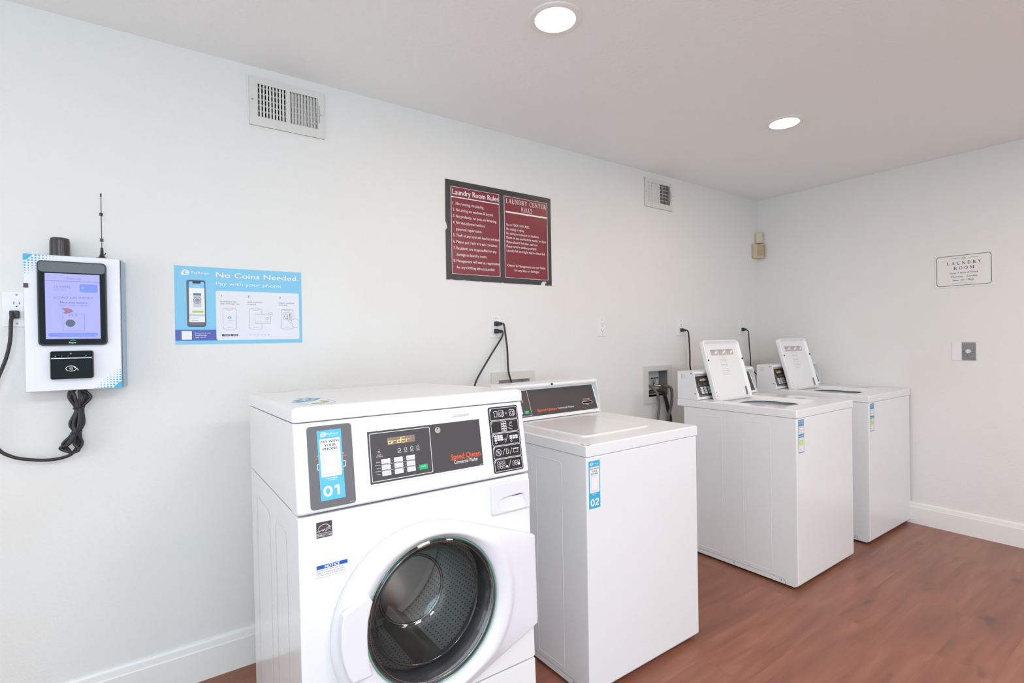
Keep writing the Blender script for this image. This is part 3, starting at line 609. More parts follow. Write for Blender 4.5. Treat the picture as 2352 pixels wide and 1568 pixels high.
for a in (-4.431, -4.423, -4.414): mb.line(circ(a, 1.391, .002, 10), .0008, z+.0004, SCRD, True)
mb.fill(rrect(-4.483, -4.359, 1.321, 1.334, .006), z+.0003, SCR3); mb.build('screen', tb, 'lavender lit touch screen')
mb = MB(KF); mb.plate(rrect(-4.480, -4.372, 1.184, 1.275, .006), .1005, .121, BLACK, .002); mb.plate(rrect(-4.478, -4.374, 1.185, 1.249, .005), .121, .126, GLOSSB, .002); mb.plate(rrect(-4.478, -4.374, 1.256, 1.273, .004), .121, .127, GLOSSB, .003)
mb.line([(-4.476, 1.2515), (-4.376, 1.2515)], .0012, .1225, CHROME)
for a, m in ((-4.466, WHT), (-4.450, GREEN), (-4.435, GREEN), (-4.390, WHT)): mb.fill(circ(a, 1.2585, .0013, 8), .1273, m)
mb.fill(circ(-4.428, 1.2665, .0025, 12), .1273, INKG)
mb.line(arc(-4.428, 1.218, .013, .0085, 20, 350, 24), .0015, .1264, WHT)
for k, r in enumerate((.003, .006, .009)): mb.line(arc(-4.434, 1.218, r, r, -40, 40, 8), .0013, .1264, WHT)
mb.line([(-4.420, 1.222), (-4.412, 1.216), (-4.410, 1.212)], .0022, .1264, WHT); mb.build('card_reader', t, 'glossy black contactless card reader')
mb = MB(Matrix.Translation((-4.457-kx, -.05, 1.588-kz))); mb.lathe([(.027, 0), (.0262, .05), (.0245, .060), (.020, .0625)], mat('antenna_black', (60,56,58), .25), 40, cap1=True, cap0=True); mb.build('antenna_dome', t, 'black cylindrical antenna on top')
# whip antenna
t = thing('whip_antenna', 'thin black whip antenna with coils standing on the kiosk', 'antenna', (-4.3475, -.05, 1.588))
mb = MB(); mb.lathe([(.0150, 0), (.0150, .003), (.009, .008), (.005, .018), (.0038, .040), (.002, .041)], BLACK, 24, cap0=True, cap1=True); mb.build('magnetic_base', t)
mb = MB(); mb.tube([(0, 0, .04), (0, 0, .12), (0, 0, .226)], .0011, CORD, 8); mb.tube([(0, 0, .216), (0, 0, .227)], .0022, BLACK, 8, 0)
for z0 in (.062, .150): mb.tube([(.0048*math.cos(a*.8), .0048*math.sin(a*.8), z0+a*.0003) for a in range(36)], .0008, CORD, 6, 0)
mb.build('whip', t)
mb = MB(); mb.tube([(-.060, .01, .003), (-.035, .006, .002), (-.012, .004, .006), (.006, .008, .018), (.010, .010, .024)], .0016, CORD, 8); mb.build('lead', t)
# kiosk cord
t = thing('power_cord', 'black kiosk power cord looping to a tied coil under the kiosk', 'power cord', (-4.571, 0, 1.396), group='black power cords')
plug(t, -.004, 0, -.0)
O = Vector((-4.571, 0, 1.396)); rel = lambda ps: [Vector(p)-O for p in ps]
mb = MB(); mb.tube(rel([(-4.577, -.028, 1.394), (-4.580, -.040, 1.375), (-4.583, -.042, 1.311), (-4.594, -.04, 1.253), (-4.612, -.04, 1.195), (-4.628, -.038, 1.14), (-4.634, -.035, 1.09), (-4.636, -.03, 1.027), (-4.618, -.03, .967), (-4.585, -.03, .937), (-4.545, -.03, .922), (-4.501, -.03, .914), (-4.462, -.035, .917), (-4.436, -.045, .930), (-4.420, -.05, .955)]), .0052, CORD, 12, 8); mb.build('cable', t)
mb = MB(); random.seed(9)
cx = [(1.150, -4.424), (1.118, -4.421), (1.075, -4.417), (1.03, -4.422), (.995, -4.427), (.955, -4.436)]
def strand(offs, y):
    zs = [1.147, 1.118, 1.078, 1.03, 1.0, .965]; xs = [-4.421, -4.421, -4.417, -4.421, -4.425, -4.434]
    return [(x+o_, y+random.uniform(-.003, .003), z_) for x, o_, z_ in zip(xs, offs, zs)]
loops = [((-.015, -.022, -.009, -.013, -.009, -.022), (.015, .028, .009, .015, .009, .020)), ((-.009, -.012, -.006, -.020, -.007, -.026), (.010, .018, .007, .010, .006, .012)), ((-.003, -.018, -.003, -.006, -.004, -.014), (.004, .036, .005, .006, .003, .024)), ((-.012, -.004, -.002, -.010, -.001, -.008), (.008, .008, .002, .004, .001, .004))]
for i, (l, r) in enumerate(loops):
    y = -.034-.0085*i; a = strand(l, y); b = strand(r, y)
    end = [(-4.448-.006*i, y, .944+.003*i), (-4.437, y, .930+.002*i), (-4.424+.002*i, y, .942)]
    mb.tube(rel([(-4.421, y+.004, 1.152)]+a+end+b[::-1]+[(-4.418, y, 1.153)]), .0048, CORD, 10, 6)
mb.build('coil', t)
for z_, w, xx in ((1.082, .013, -4.417), (1.000, .013, -4.425)):
    mb = MB(); mb.tube(rel([(xx+w*math.cos(a*PI/8)*1.15, -.047+.021*math.sin(a*PI/8), z_+.002*math.cos(a*PI/8)) for a in range(17)]), .0022, BLACK, 8, 0); mb.build('cable_tie', t)

# ------------------------------------------------------------------ washers
def phone_sticker(mb, a0, a1, b0, b1, c, num, bl):
    w = a1-a0; h = b1-b0; A = lambda s: a0+w*s; B = lambda s: b0+h*s
    mb.plate(rect(a0, a1, b0, b1), 0, c, bl); mb.fill(rrect(A(.08), A(.92), B(.33), B(.875), w*.03), c+.0002, WHT)
    logo(mb, A(.27), B(.94), w*.19, WHT, bl, c+.0002); mb.text('PayRange', A(.38), B(.932), w*.5, h*.022, WHT, c+.0003, .02)
    mb.text('by transaction', A(.48), B(.905), w*.4, h*.010, WHT, c+.0003)
    for s, z, k in (('PAY WITH', .815, .74), ('YOUR', .762, .48), ('PHONE', .71, .60)): mb.text(s, A(.5), B(z), w*k, h*.034, INK, c+.0004, .03, 'C')
    for z in (.690, .676): mb.line([(A(.15), B(z)), (A(.85), B(z))], h*.004, c+.0003, BLUE)
    mb.line(rect(A(.22), A(.76), B(.38), B(.65)), .0004, c+.0003, INKG, True)
    mb.line([(A(.24), B(.365)), (A(.78), B(.365))], h*.004, c+.0003, RED)
    mb.text('MACHINE', A(.5), B(.295), w*.44, h*.020, WHT, c+.0003, .02, 'C'); mb.text('NUMBER', A(.5), B(.272), w*.34, h*.012, WHT, c+.0003, 0, 'C')
    mb.digits(num, A(.5), B(.055), w*.80, h*.145, WHT, c+.0004, .23)
def keypad(mb, c, full=True):
    # controls drawn between a=.178..354, b=.045..178 of the front-loading washer's console
    mb.line(rrect(.1832, .3535, .0515, .1738, .003), .0016, c, WHT, True)
    mb.fill(rect(.2306, .3086, .1398, .1586), c, DISP)
    def seg(x, segs, k=.0095, h=.0135):
        P = {'a': ((0, h), (k, h)), 'g': ((0, h/2), (k, h/2)), 'd': ((0, 0), (k, 0)), 'f': ((0, h/2), (0, h)), 'b': ((k, h/2), (k, h)), 'e': ((0, 0), (0, h/2)), 'c': ((k, 0), (k, h/2))}
        for q in 'abcdefg':
            (x0, z0), (x1, z1) = P[q]; mb.line([(x+x0, .1425+z0), (x+x1, .1425+z1)], .0014, c+(.0004 if q in segs else .0003), AMBER if q in segs else mat('display_unlit', (168,146,130), .4))
    for i, s in enumerate(('cdeg', 'eg', 'bcdeg', 'adefg', 'eg', '')): seg(.2325+i*.0127, s)
    for a, s in ((.2617, 'WASH'), (.2792, 'RINSE'), (.2972, 'SPIN'), (.3153, 'DOOR')):
        mb.fill(circ(a, .1312, .0012, 8), c, INKG); mb.line(rect(a-.0035, a+.0035, .1205, .1265), .0010, c, WHT, True); mb.text(s, a, .1150, .010, .0028, WHT, c, .01, 'C')
    mb.fill(circ(.2068, .1315, .0012, 8), c, INKG); mb.text('FL', .2068, .1230, .007, .0045, WHT, c, .01, 'C'); mb.text('DELAY', .2068, .1160, .011, .0028, WHT, c, .01, 'C'); mb.text('START', .2068, .1115, .018, .0028, WHT, c, .01, 'C')
    labs = [('LIGHT', 'MEDIUM', 'HEAVY'), ('NORMAL', 'PERM PRESS', 'DELICATES'), ('HOT', 'WARM', 'COLD')]
    for j, (z, rs) in enumerate(zip((.0991, .0836, .0682), ('Soil', 'Cycle', 'Temp'))):
        mb.text(rs, .1965, z-.001, .008, .003, WHT, c, .01); 
        for i, a in enumerate((.2226, .2572, .2918)):
            mb.fill(rrect(a-.0122, a+.0122, z-.0058, z+.0062, .0015), c, WHT); mb.fill(circ(a-.0165, z, .0012, 8), c, INKG)
            mb.line(circ(a-.0075, z, .0022, 8), .0008, c+.0002, INKG, True); mb.text(labs[j][i], a+.003, z-.0012, .0125, .0028, INKG, c+.0002, 0, 'C')
    for z in (.0913, .0758): mb.line([(.1925, z), (.3050, z)], .0008, c, WHT)
    mb.fill(rrect(.3149, .3395, .0622, .0760, .0012), c, GREEN); mb.text('START', .3272, .0690, .014, .0030, WHT, c+.0002, .01, 'C'); mb.fill(circ(.3110, .069, .0012, 8), c, INKG)
def speed_queen(mb, a, b, w, h, c, two_line=True, w2=0, h2=0, a2=0, b2=0):
    mb.text('Speed Queen', a, b, w, h, ORANGE, c, .032); mb.text('Commercial Washer', a2, b2, w2, h2, WHT, c, .005)

# ---- front-loading washer
W1, D1 = .6797, .7383
t = thing('front_load_washer', 'white front-loading washer with a round glass door, marked 01', 'washing machine', (-3.9464, -1.0391, 0), (-.0351, 0, -.0173))
# cabinet: lower shell, upper shell
mb = MB()
mb.box(.0015, .022, .0, D1-.02, .045, .8735, ENAM, .002); mb.box(W1-.022, W1-.0015, .0, D1-.02, .045, .8735, ENAM, .002); mb.box(.02, W1-.02, D1-.04, D1-.02, .045, .8735, ENAM); mb.box(.02, W1-.02, 0, D1-.03, .045, .06, ENAM); mb.box(.02, W1-.02, 0, D1-.03, .86, .8735, ENAM)
# embossed strips on the side
for y0, y1 in ((.12, .27), (.36, .60)):
    mb.line(rrect(y0, y1, .12, .80, .02), .004, .0004, ENAM, True, F=FR((.0015, 0, 0), (0, -1, 0), (0, 0, 1)) @ Matrix.Scale(-1, 4, (1, 0, 0)))
mb.build('cabinet', t)
mb = MB(); mb.box(0.0005, W1-.0005, .034, D1-.02, .8775, 1.094, ENAM, .003); mb.build('upper_cabinet', t)
mb = MB(); SG2 = [(.034, 1.0945), (.002, 1.0945), (-.0005, 1.0925)]
prof = [(.034, 1.0945), (.004, 1.0945), (.0, 1.0915), (-.0268, .886), (-.0250, .880), (-.020, .8775), (.034, .8775)]
xs = [(0, .010), (.002, .004), (.006, .0015), (.012, 0), (W1-.012, 0), (W1-.006, .0015), (W1-.002, .004), (W1, .010)]
mb.loft([[(x, min(y+d, .034), z) for y, z in prof] for x, d in xs], ENAM); mb.build('control_console', t, angle=50)
con = None
# top
mb = MB(); a0, a1, b0, b1 = -.002, W1+.002, -.006, D1
def RL(ins, z, r): return [(x, y, z) for x, y in rrect(a0+ins, a1-ins, b0+ins, b1-ins, r, 6)]
mb.loft([RL(.003, 1.0962, .012), RL(0, 1.0985, .014), RL(0, 1.119, .014), RL(.0012, 1.125, .013), RL(.005, 1.130, .012), RL(.012, 1.1332, .010), RL(.020, 1.1336, .008), RL(.028, 1.1325, .008), RL(.040, 1.1320, .008)], ENAM, True, True); mb.build('top_panel', t, angle=60)
# faded torn sticker on top
mb = MB(FR((0, 0, 1.1321), (1, 0, 0), (0, 1, 0)))
mb.fill([(.040, .205), (.062, .235), (.058, .275), (.082, .285), (.080, .345), (.098, .325), (.116, .352), (.122, .31), (.140, .29), (.124, .255), (.112, .225), (.10, .215), (.088, .20), (.065, .19)][::-1], .0003, BLUE2)
for q in ([(.062, .215), (.075, .25), (.088, .25), (.080, .22)], [(.082, .265), (.090, .31), (.104, .30), (.098, .262)], [(.098, .235), (.112, .285), (.122, .275), (.112, .245)], [(.070, .197), (.095, .205), (.10, .198)]): mb.fill(q[::-1], .0006, WHT)
mb.line([(.040, .200), (.048, .085), (.10, .045), (.132, .10), (.135, .20)], .0014, .0003, BLUE2); mb.line([(.052, .19), (.058, .10), (.10, .065), (.120, .10)], .0012, .0003, INKG)
for q in ([(.066, .10), (.098, .088), (.104, .10), (.075, .112)], [(.106, .12), (.122, .125), (.120, .185), (.110, .185)]): mb.fill(q, .0005, LIME)
mb.build('torn_sticker', t, 'torn blue and white sticker')
# console face items
th = math.atan2(.0283, .2195); KF1 = FR((0, -.0283, .877), (1, 0, 0), (0, math.sin(th), math.cos(th))); CC = .0016
mb = MB(KF1 @ Matrix.Translation((0, 0, CC-.001)))
mb.plate(rrect(.0301, .1384, .0101, .2083, .008), -.002, .0016, GREY, .0004)
mb.line(rrect(.0505, .1185, .1029, .1163, .001), .0016, .0019, WHT, True); mb.line([(.0456, .1296), (.0725, .1290)], .0022, .0019, ORANGE); mb.line([(.100, .1290), (.1221, .1294)], .0022, .0019, ORANGE); mb.text('INSERT CARD', .083, .1335, .064, .0045, WHT, .0019, .01, 'C'); mb.text('8001234', .128, .0145, .009, .002, WHT, .0019, 0, 'C')
pm = mb.build('payment_panel', t, 'dark grey panel')
mb = MB(KF1 @ Matrix.Translation((0, 0, CC+.0006)) @ Matrix.Translation((.084, .112, 0)) @ Matrix.Rotation(math.radians(.4), 4, 'Z') @ Matrix.Translation((-.084, -.112, 0)))
phone_sticker(mb, .0538, .1126, .0279, .1967, .0004, '01', mat('sticker_blue', (96,196,240), .4)); mb.build('payment_sticker', pm, 'sky blue machine sticker reading 01')
mb = MB(KF1 @ Matrix.Translation((0, 0, CC-.001))); q = rrect(.1695, .5197, .0402, .187, .008); mb.loft([[(a, b, -.001) for a, b in q], [(a, b, .0012) for a, b in inset(q, .0005)], [(a, b, .0016) for a, b in inset(q, .002)], [(a, b, .0010) for a, b in inset(q, .0045)]], ENAM, True, False)
mb.fill([(a, b) for a, b in inset(q, .0044)], .0010, ENAM); mb.fill(rect(.1781, .5155, .0458, .1795), .0014, DARK)
keypad(mb, .0017)
speed_queen(mb, .4119, .0752, .0975, .0145, .0017, w2=.078, h2=.0100, a2=.4211, b2=.0620)
mb.line([(.4119, .0735), (.5085, .0735)], .0006, .0017, ORANGE); mb.text('802123', .505, .048, .009, .002, WHT, .0017)

for k in range(16): mb.line([(.428+k*.0035, .192+.002*math.sin(k*2.3)), (.4305+k*.0035, .200+.0015*math.cos(k*1.7))], .0012, -.0002, mat('scratch_grey', (206,206,210), .5))
mb.line([(.427, .1935), (.485, .1955)], .0012, -.0002, MATS['scratch_grey']); cp = mb.build('control_panel', t, 'dark keypad panel with amber display')
mb = MB(KF1 @ Matrix.Translation((.3762, .1622, CC))); mb.lathe([(.0095, 0), (.0095, .004), (.0085, .006), (.006, .006), (.0055, .0045), (.0040, .0045), (.0035, .006), (.001, .006)], CHROME, 28, cap1=True); mb.box(-.0008, .0008, .002, .0062, .0055, .0066, BLACK); mb.build('lock', cp, 'round chrome key lock')
mb = MB(KF1 @ Matrix.Translation((0, 0, CC-.001))); mb.plate(rrect(.5505, .6568, .0137, .2096, .006), -.002, .0014, BLACK, .0004); c = .0017
for k in range(5):
    b1 = .2050-.0380*k; b0 = b1-.0350; mb.line(rrect(.5545, .6530, b0, b1, .004), .0013, c, WHT, True); m_ = (b0+b1)/2
    mb.text(str(k+1), .5560, b1-.0065, .003, .0045, WHT, c); mb.line([(.5545, b1-.009), (.5590, b1-.006), (.5600, b1)], .0012, c, WHT)
    if k == 0:
        mb.line([(.567, m_+.006), (.571, m_+.009), (.578, m_+.009), (.582, m_+.006), (.580, m_+.003), (.579, m_-.008), (.570, m_-.008), (.570, m_+.003)], .0012, c, WHT, True)
        for a in (.594, .634): mb.line(rrect(a-.009, a+.007, m_-.008, m_+.010, .002), .0012, c, WHT, True); mb.line(circ(a-.001, m_, .005, 14), .0013, c, WHT, True); mb.line(arc(a, m_, .011, .011, -70, 70, 8), .0013, c, WHT)
        mb.line([(.580, m_), (.590, m_)], .001, c, WHT); mb.line([(.610, m_), (.614, m_+.003), (.614, m_-.003)], .001, c, WHT, True)
    elif k == 1:
        for i in range(2):
            for j in range(4): mb.line(rect(.591+i*.010, .599+i*.010, m_-.014+j*.0073, m_-.0085+j*.0073), .0012, c, WHT, True)
        mb.line([(.614, m_-.004), (.620, m_-.008), (.630, m_-.012)], .0015, c, WHT); mb.line([(.632, m_-.004), (.620, m_+.001), (.624, m_+.010), (.630, m_+.010), (.626, m_+.004)], .0015, c, WHT)
    elif k == 2:
        for i in range(3):
            for j in range(3): mb.fill(rrect(.562+i*.0105, .571+i*.0105, m_-.004+j*.006, m_+.001+j*.006, .001), c, WHT)
            for j in range(2): mb.fill(rrect(.617+i*.0105, .626+i*.0105, m_-.003+j*.006, m_+.002+j*.006, .001), c, WHT)
        mb.line([(.600, m_-.012), (.612, m_+.012)], .0013, c, WHT); mb.line(circ(.567, m_-.0085, .003, 10), .001, c, WHT, True); mb.line(circ(.622, m_-.0085, .003, 10), .001, c, WHT, True); mb.line(rrect(.594, .602, m_-.003, m_, .001), .001, c, WHT, True)
    elif k == 3:
        mb.line(circ(.572, m_, .0095, 20), .0015, c, WHT, True); mb.line([(.566, m_+.006), (.578, m_-.006)], .002, c, WHT); mb.fill(arc(.572, m_, .005, .005, 0, 360, 10), c, INKG)
        for a in (.586, .612): mb.line([(a, m_-.009), (a+.009, m_+.009)], .0013, c, WHT)
        mb.line([(.600, m_-.008), (.600, m_+.008), (.606, m_+.006), (.609, m_), (.606, m_-.006), (.600, m_-.008)], .0015, c, WHT); mb.line(rrect(.626, .642, m_-.006, m_+.004, .002), .0013, c, WHT, True); mb.line([(.623, m_+.006), (.646, m_+.006)], .0015, c, WHT)
    else:
        for i in range(3):
            for j in range(3): mb.line(circ(.567+i*.0098, m_-.006+j*.0072, .0042, 6), .001, c, WHT, True)
            for j in range(2): mb.line(circ(.622+i*.0092, m_-.003+j*.0068, .0040, 6), .001, c, WHT, True)
        mb.line([(.602, m_-.012), (.613, m_+.012)], .0013, c, WHT); mb.fill(circ(.597, m_-.006, .004, 10), c, WHT); mb.fill(circ(.641, m_-.004, .004, 10), c, WHT)
mb.build('instruction_panel', t, 'black panel with white picture instructions')
# front panel with the door opening
GX, GZ, GR = .338, .565, .194
def loopF(pts, y): return [(x, y, z) for x, z in pts]
def ring(r, k=12): return rrect(GX-r, GX+r, GZ-r, GZ+r, r, k)
mb = MB(); o_ = lambda i: rrect(.001+i, W1-.001-i, .311+i, .8725-i, .006, 12)
mb.loft([loopF(o_(0), .002), loopF(o_(0), -.019), loopF(o_(.0008), -.0215), loopF(o_(.003), -.0225), loopF(ring(.207), -.0225), loopF(ring(.205), -.02), loopF(ring(.205), .01)], ENAM, False, False)
FW = FR((0, -.0225, 0), (1, 0, 0), (0, 0, 1))
mb.build('front_panel', t, angle=50)
mb = MB(); mb.box(.001, W1-.001, -.0225, .002, .045, .307, ENAM, .003); mb.build('kick_panel', t)
mb = MB(FW); mb.plate(rect(.0425, .0795, .817, .8545), 0, .0006, DARK); c = .0008
mb.line(arc(.061, .829, .0165, .0195, 35, 150, 12), .0012, c, WHT); st = [(.072+.006*math.cos(math.radians(90+i*144)), .8385+.006*math.sin(math.radians(90+i*144))) for i in range(5)]
mb.line(st, .0009, c, WHT, True); mb.line([(.045, .832), (.048, .836), (.050, .832), (.047, .8305), (.052, .834), (.056, .836), (.057, .832), (.062, .837), (.064, .830), (.067, .838)], .0011, c, WHT)
mb.line([(.0425, .8275), (.0795, .8275)], .0008, c, WHT); mb.text('ENERGY STAR', .061, .8195, .035, .0058, WHT, c, .01, 'C'); mb.build('energy_label', t, 'small black energy label')
mb = MB(FW); mb.plate(rect(.0405, .1145, .7225, .7515), 0, .0006, WHT); mb.fill(rect(.0405, .1145, .7425, .7515), c, NOTB); mb.text('NOTICE', .0775, .7438, .036, .0066, WHT, c+.0002, .05, 'C'); mb.line(rect(.0405, .1145, .7225, .7515), .0004, c, INKG, True)
for i, s in enumerate(('DOOR LOCK LIGHT must go out', 'before attempting to open door.', 'To open, push door in then pull out.')): mb.text(s, .0425, .7378-i*.0055, .062+.003*i, .0032, INK, c, 0)
mb.build('notice_label', t, 'white notice label with a blue header')
# detergent pull
mb = MB(FW); q = rrect(.536, .674, .771, .862, .008); iq = [(.560, .779)]
ip = arc(.568, .788, .008, .008, 180, 270, 3)+[(.60, .7765), (.635, .777)]+arc(.650, .785, .008, .008, 270, 360, 3)+[(.656, .800), (.653, .818), (.640, .8215), (.600, .8205), (.575, .817), (.563, .812)]
ou = inset(q, .004); PT = .010
mb.loft([[(a, b, 0) for a, b in q], [(a, b, PT-.004) for a, b in q], [(a, b, PT-.0012) for a, b in inset(q, .0012)], [(a, b, PT) for a, b in ou]], ENAM2, False, False)
allp = ou+ip; tri = geometry.tessellate_polygon([[Vector((a, b, 0)) for a, b in ou], [Vector((a, b, 0)) for a, b in ip]]); fs = []
for t3 in tri:
    A_, B_, C_ = [allp[i] for i in t3]; fs.append(tuple(t3) if (B_[0]-A_[0])*(C_[1]-A_[1])-(B_[1]-A_[1])*(C_[0]-A_[0]) > 0 else (t3[0], t3[2], t3[1]))
mb.add([(a, b, PT) for a, b in allp], fs, ENAM2)
dz = lambda b: .0075-.007*max(0, min(1, (b-.777)/.04))
i1, i2 = inset(ip, .0012), inset(ip, .003)
mb.loft([[(a, b, PT) for a, b in ip], [(a, b, PT-.001) for a, b in i1], [(a, b, dz(b)) for a, b in i2]], ENAM2, False, False)
cpt = (.608, .798, dz(.798)); nI = len(i2); mb.add([(a, b, dz(b)) for a, b in i2]+[cpt], [(k, (k+1) % nI, nI) for k in range(nI)], ENAM2)
mb.fill([(.610, .8165), (.640, .8172), (.651, .8150), (.640, .8150), (.612, .8150)][::-1], .0035, SEAM)
mb.build('dispenser_pull', t)
# door ring
hull = []
cx0, cz0, cr = .312, .555, .246
Q_ = [(cx_+r_*math.cos(math.radians(a)), .555+r_*math.sin(math.radians(a))) for cx_, r_ in ((.312, .246), (.342, .242)) for a in range(0, 360, 4)]+[(.678, .690), (.678, .425)]
P_ = [Q_[i] for i in geometry.convex_hull_2d(Q_)]
def outline(n):
    out = []
    for i in range(n):
        a = 2*PI*i/n; d = Vector((math.cos(a), math.sin(a))); best = .05
        for j in range(len(P_)):
            A = Vector(P_[j])-Vector((GX, GZ)); B = Vector(P_[(j+1) % len(P_)])-Vector((GX, GZ)); e = B-A
            den = d.x*(-e.y)+e.x*d.y
            if abs(den) < 1e-9: continue
            tt = (A.x*(-e.y)+e.x*A.y)/den; ss = (d.x*A.y-d.y*A.x)/den
            if tt > 0 and -1e-6 <= ss <= 1+1e-6: best = max(best, tt)
        out.append(best)
    return out
NN = 144; OUTL = outline(NN); L = []
def dl(fr_): return [(GX+fr_(OUTL[i])[0]*math.cos(2*PI*i/NN), fr_(OUTL[i])[1], GZ+fr_(OUTL[i])[0]*math.sin(2*PI*i/NN)) for i in range(NN)]
L.append(dl(lambda o: (o-.002, -.0235))); L.append(dl(lambda o: (o, -.0265))); L.append(dl(lambda o: (o, -.040))); L.append(dl(lambda o: (o-.003, -.048))); L.append(dl(lambda o: (o-.010, -.053)))
for s, y in ((.80, -.057), (.62, -.0655), (.5, -.069), (.38, -.070), (.22, -.067), (.08, -.061)): L.append(dl(lambda o, s=s, y=y: (GR+.004+(min(o, GR+.085)-GR-.014)*s, y)))
L.append(dl(lambda o: (GR+.003, -.057))); L.append(dl(lambda o: (GR, -.052))); L.append(dl(lambda o: (GR-.001, -.040))); L.append(dl(lambda o: (GR+.004, -.030)))
mb = MB(); mb.loft(L, ENAM2, False, False); dr = mb.build('door', t, 'round white plastic door ring', angle=60)
mb = MB(FR((0, 0, 0), (1, 0, 0), (0, 0, 1))); hp = [(.085, .640), (.080, .612), (.078, .575), (.082, .535), (.093, .495), (.103, .476), (.153, .478), (.146, .505), (.1425, .54), (.142, .575), (.145, .61), (.153, .640), (.158, .652), (.150, .668), (.128, .660), (.104, .651)]
mb.plate(hp, .060, .078, ENAM2, .004); mb.build('door_handle', dr)
mb = MB(); mb.box(W1-.003, W1+.0012, -.040, -.026, .43, .688, BLACK, .0005); mb.build('hinge', dr, 'dark hinge strip')
LF = FR((GX, 0, GZ), (1, 0, 0), (0, 0, 1))
mb = MB(LF); mb.lathe([(GR-.0008, .044), (GR-.001, .0475), (GR-.004, .0488), (GR-.0062, .047), (GR-.003, .038)], GEDGE, 96)
mb.build('glass_rim', dr, 'green-tinted glass edge')
mb = MB(LF); bowl = [(.192, .047), (.184, .0515), (.176, .050), (.170, .040), (.163, .018), (.156, -.010), (.147, -.040), (.136, -.066), (.122, -.090), (.108, -.106), (.094, -.115), (.075, -.1195), (.040, -.122), (.001, -.123)]
mb.lathe(bowl, DGLASS, 96, cap1=True); mb.lathe([(max(r-.006, .001), c+.006 if r < .17 else c-.004) for r, c in bowl[2:]], DGLASS, 96, cap1=True)
for rb, cb, tb_ in ((.098, -.112, .0045), (.158, -.004, .0035), (.180, .046, .003)): mb.lathe([(rb+tb_*math.cos(a*PI/5), cb+tb_*math.sin(a*PI/5)) for a in range(11)], GLINT, 96)  # rings with boosted reflection, added to draw curved highlights on the bowl
mb.build('door_glass', dr, 'clear deep bowl-shaped door glass')
mb = MB(LF); mb.lathe([(.206, .018), (.205, 0.0), (.196, -.010), (.186, -.022), (.183, -.034), (.190, -.046), (.203, -.052), (.207, -.062), (.205, -.075), (.21, -.085)], RUBBER, 96); mb.build('door_gasket', t, 'grey rubber gasket')
mb = MB(); mb.lathe([(.204, -.083), (.240, -.085), (.248, -.092), (.25, -.105)], STEEL, 96, F=FR((0, 0, 0), (1, 0, 0), (0, 0, 1))); mb.lathe([(.25, -.105), (.25, -.45)], DRUM, 96, F=FR((0, 0, 0), (1, 0, 0), (0, 0, 1)))
mb.lathe([(.25, -.45), (.235, -.462), (.15, -.458), (.145, -.445), (.07, -.443), (.065, -.43), (.001, -.43)], STEEL, 96, F=FR((0, 0, 0), (1, 0, 0), (0, 0, 1)), cap1=True)
for k in range(3):
    a = math.radians(165+120*k); Fb = Matrix.Rotation(-a, 4, 'Y')
    pr = [(.252, -.045), (.215, -.022), (.198, -.008), (.194, 0), (.198, .008), (.215, .022), (.252, .045)]
    mb.loft([[(r, y, z*s) for r, z in pr] for y, s in ((.12, .7), (.14, 1), (.42, 1), (.445, .8))], STEEL, F=Fb)
o = mb.build('drum', t, 'punched stainless steel drum'); o.location = (GX, 0, GZ)
for x in (.05, W1-.05):
    for y in (.06, D1-.08):
        zf = y*math.tan(.0351)+.0006; mb = MB(Matrix.Translation((x, y, 0))); mb.lathe([(.018, zf), (.018, zf+.008), (.008, zf+.012), (.008, .046)], BLACK, 16, cap0=True, cap1=True); mb.build('leg', t)

# ---- top-loading washers
CT = math.tan(.36)
def console(t, W, flip):
    F = FR((0, .566, .918), (1, 0, 0), (0, math.sin(.36), math.cos(.36)))
    prof = [(.700, .912), (.700, 1.074), (.694, 1.079), (.640, 1.081), (.606, 1.079), (.594, 1.074), (.590, 1.067), (.594, 1.060), (.6185, 1.056), (.5665, .919), (.566, .912)]
    mb = MB(); mb.loft([[(x, y, z) for y, z in prof] for x in (.004, W-.004)], ENAM)
    for x0, x1, dd in ((0, .0045, 1), (W-.0045, W, 1)):
        pe = [(.702, .911), (.702, 1.078), (.640, 1.083), (.600, 1.081), (.588, 1.073), (.562, .918), (.562, .911)]
        mb.loft([[(x, y, z) for y, z in pe] for x in (x0, x1)], ENAM)
    mb.lathe([(.0055, -.002), (.0055, .002), (.001, .003)], BLACK, 16, F=FR((.344, .5895, 1.069), (1, 0, 0), (0, 0, 1)), cap1=True)
    for k in range(3): mb.box(-.0004, 0, .672-k*.010, .6735-k*.010, 1.034-k*.001, 1.062, INKG)
    for y, z in ((.606, 1.067), (.580, .948)): mb.lathe([(.0045, 0), (.0045, .0015), (.001, .002)], INKG, 12, F=FR((0, y, z), (0, -1, 0), (0, 0, 1)), cap1=True)
    c = mb.build('control_console', t, angle=30)
    mb = MB(F); mb.plate(rect(.030, W-.012, .010, .138), -.002, .0012, DARKB, .0003); z = .0015
    # keypad area, right logo, card slot
    G = F @ Matrix.Translation((.030, .010, 0)) @ Matrix.Diagonal((1, 1, 1, 1)) @ Matrix.Translation((-.178, -.046, 0)); f0 = mb.F; mb.F = G; keypad(mb, z); mb.F = f0
    mb.text('Speed Queen', .242, .0290, .120, .0115, ORANGE, z, .05); mb.text('Commercial Washer', .368, .0305, .108, .0095, WHT, z, 0)
    mb.line(rrect(.537, .604, .0415, .0525, .002), .0016, z, WHT, True); mb.fill(rect(.541, .600, .0435, .0505), z, GLOSSB)
    mb.line([(.541, .0600), (.600, .0600)], .0028, z, RED); mb.text('INSERT CARD', .5705, .0640, .048, .0035, WHT, z, .01, 'C'); mb.line(rrect(.563, .576, .034, .038, .001), .0010, z, WHT, True); mb.text('802', .618, .013, .007, .002, WHT, z)
    mb.build('control_panel', c, 'dark panel with keypad and card slot'); return c
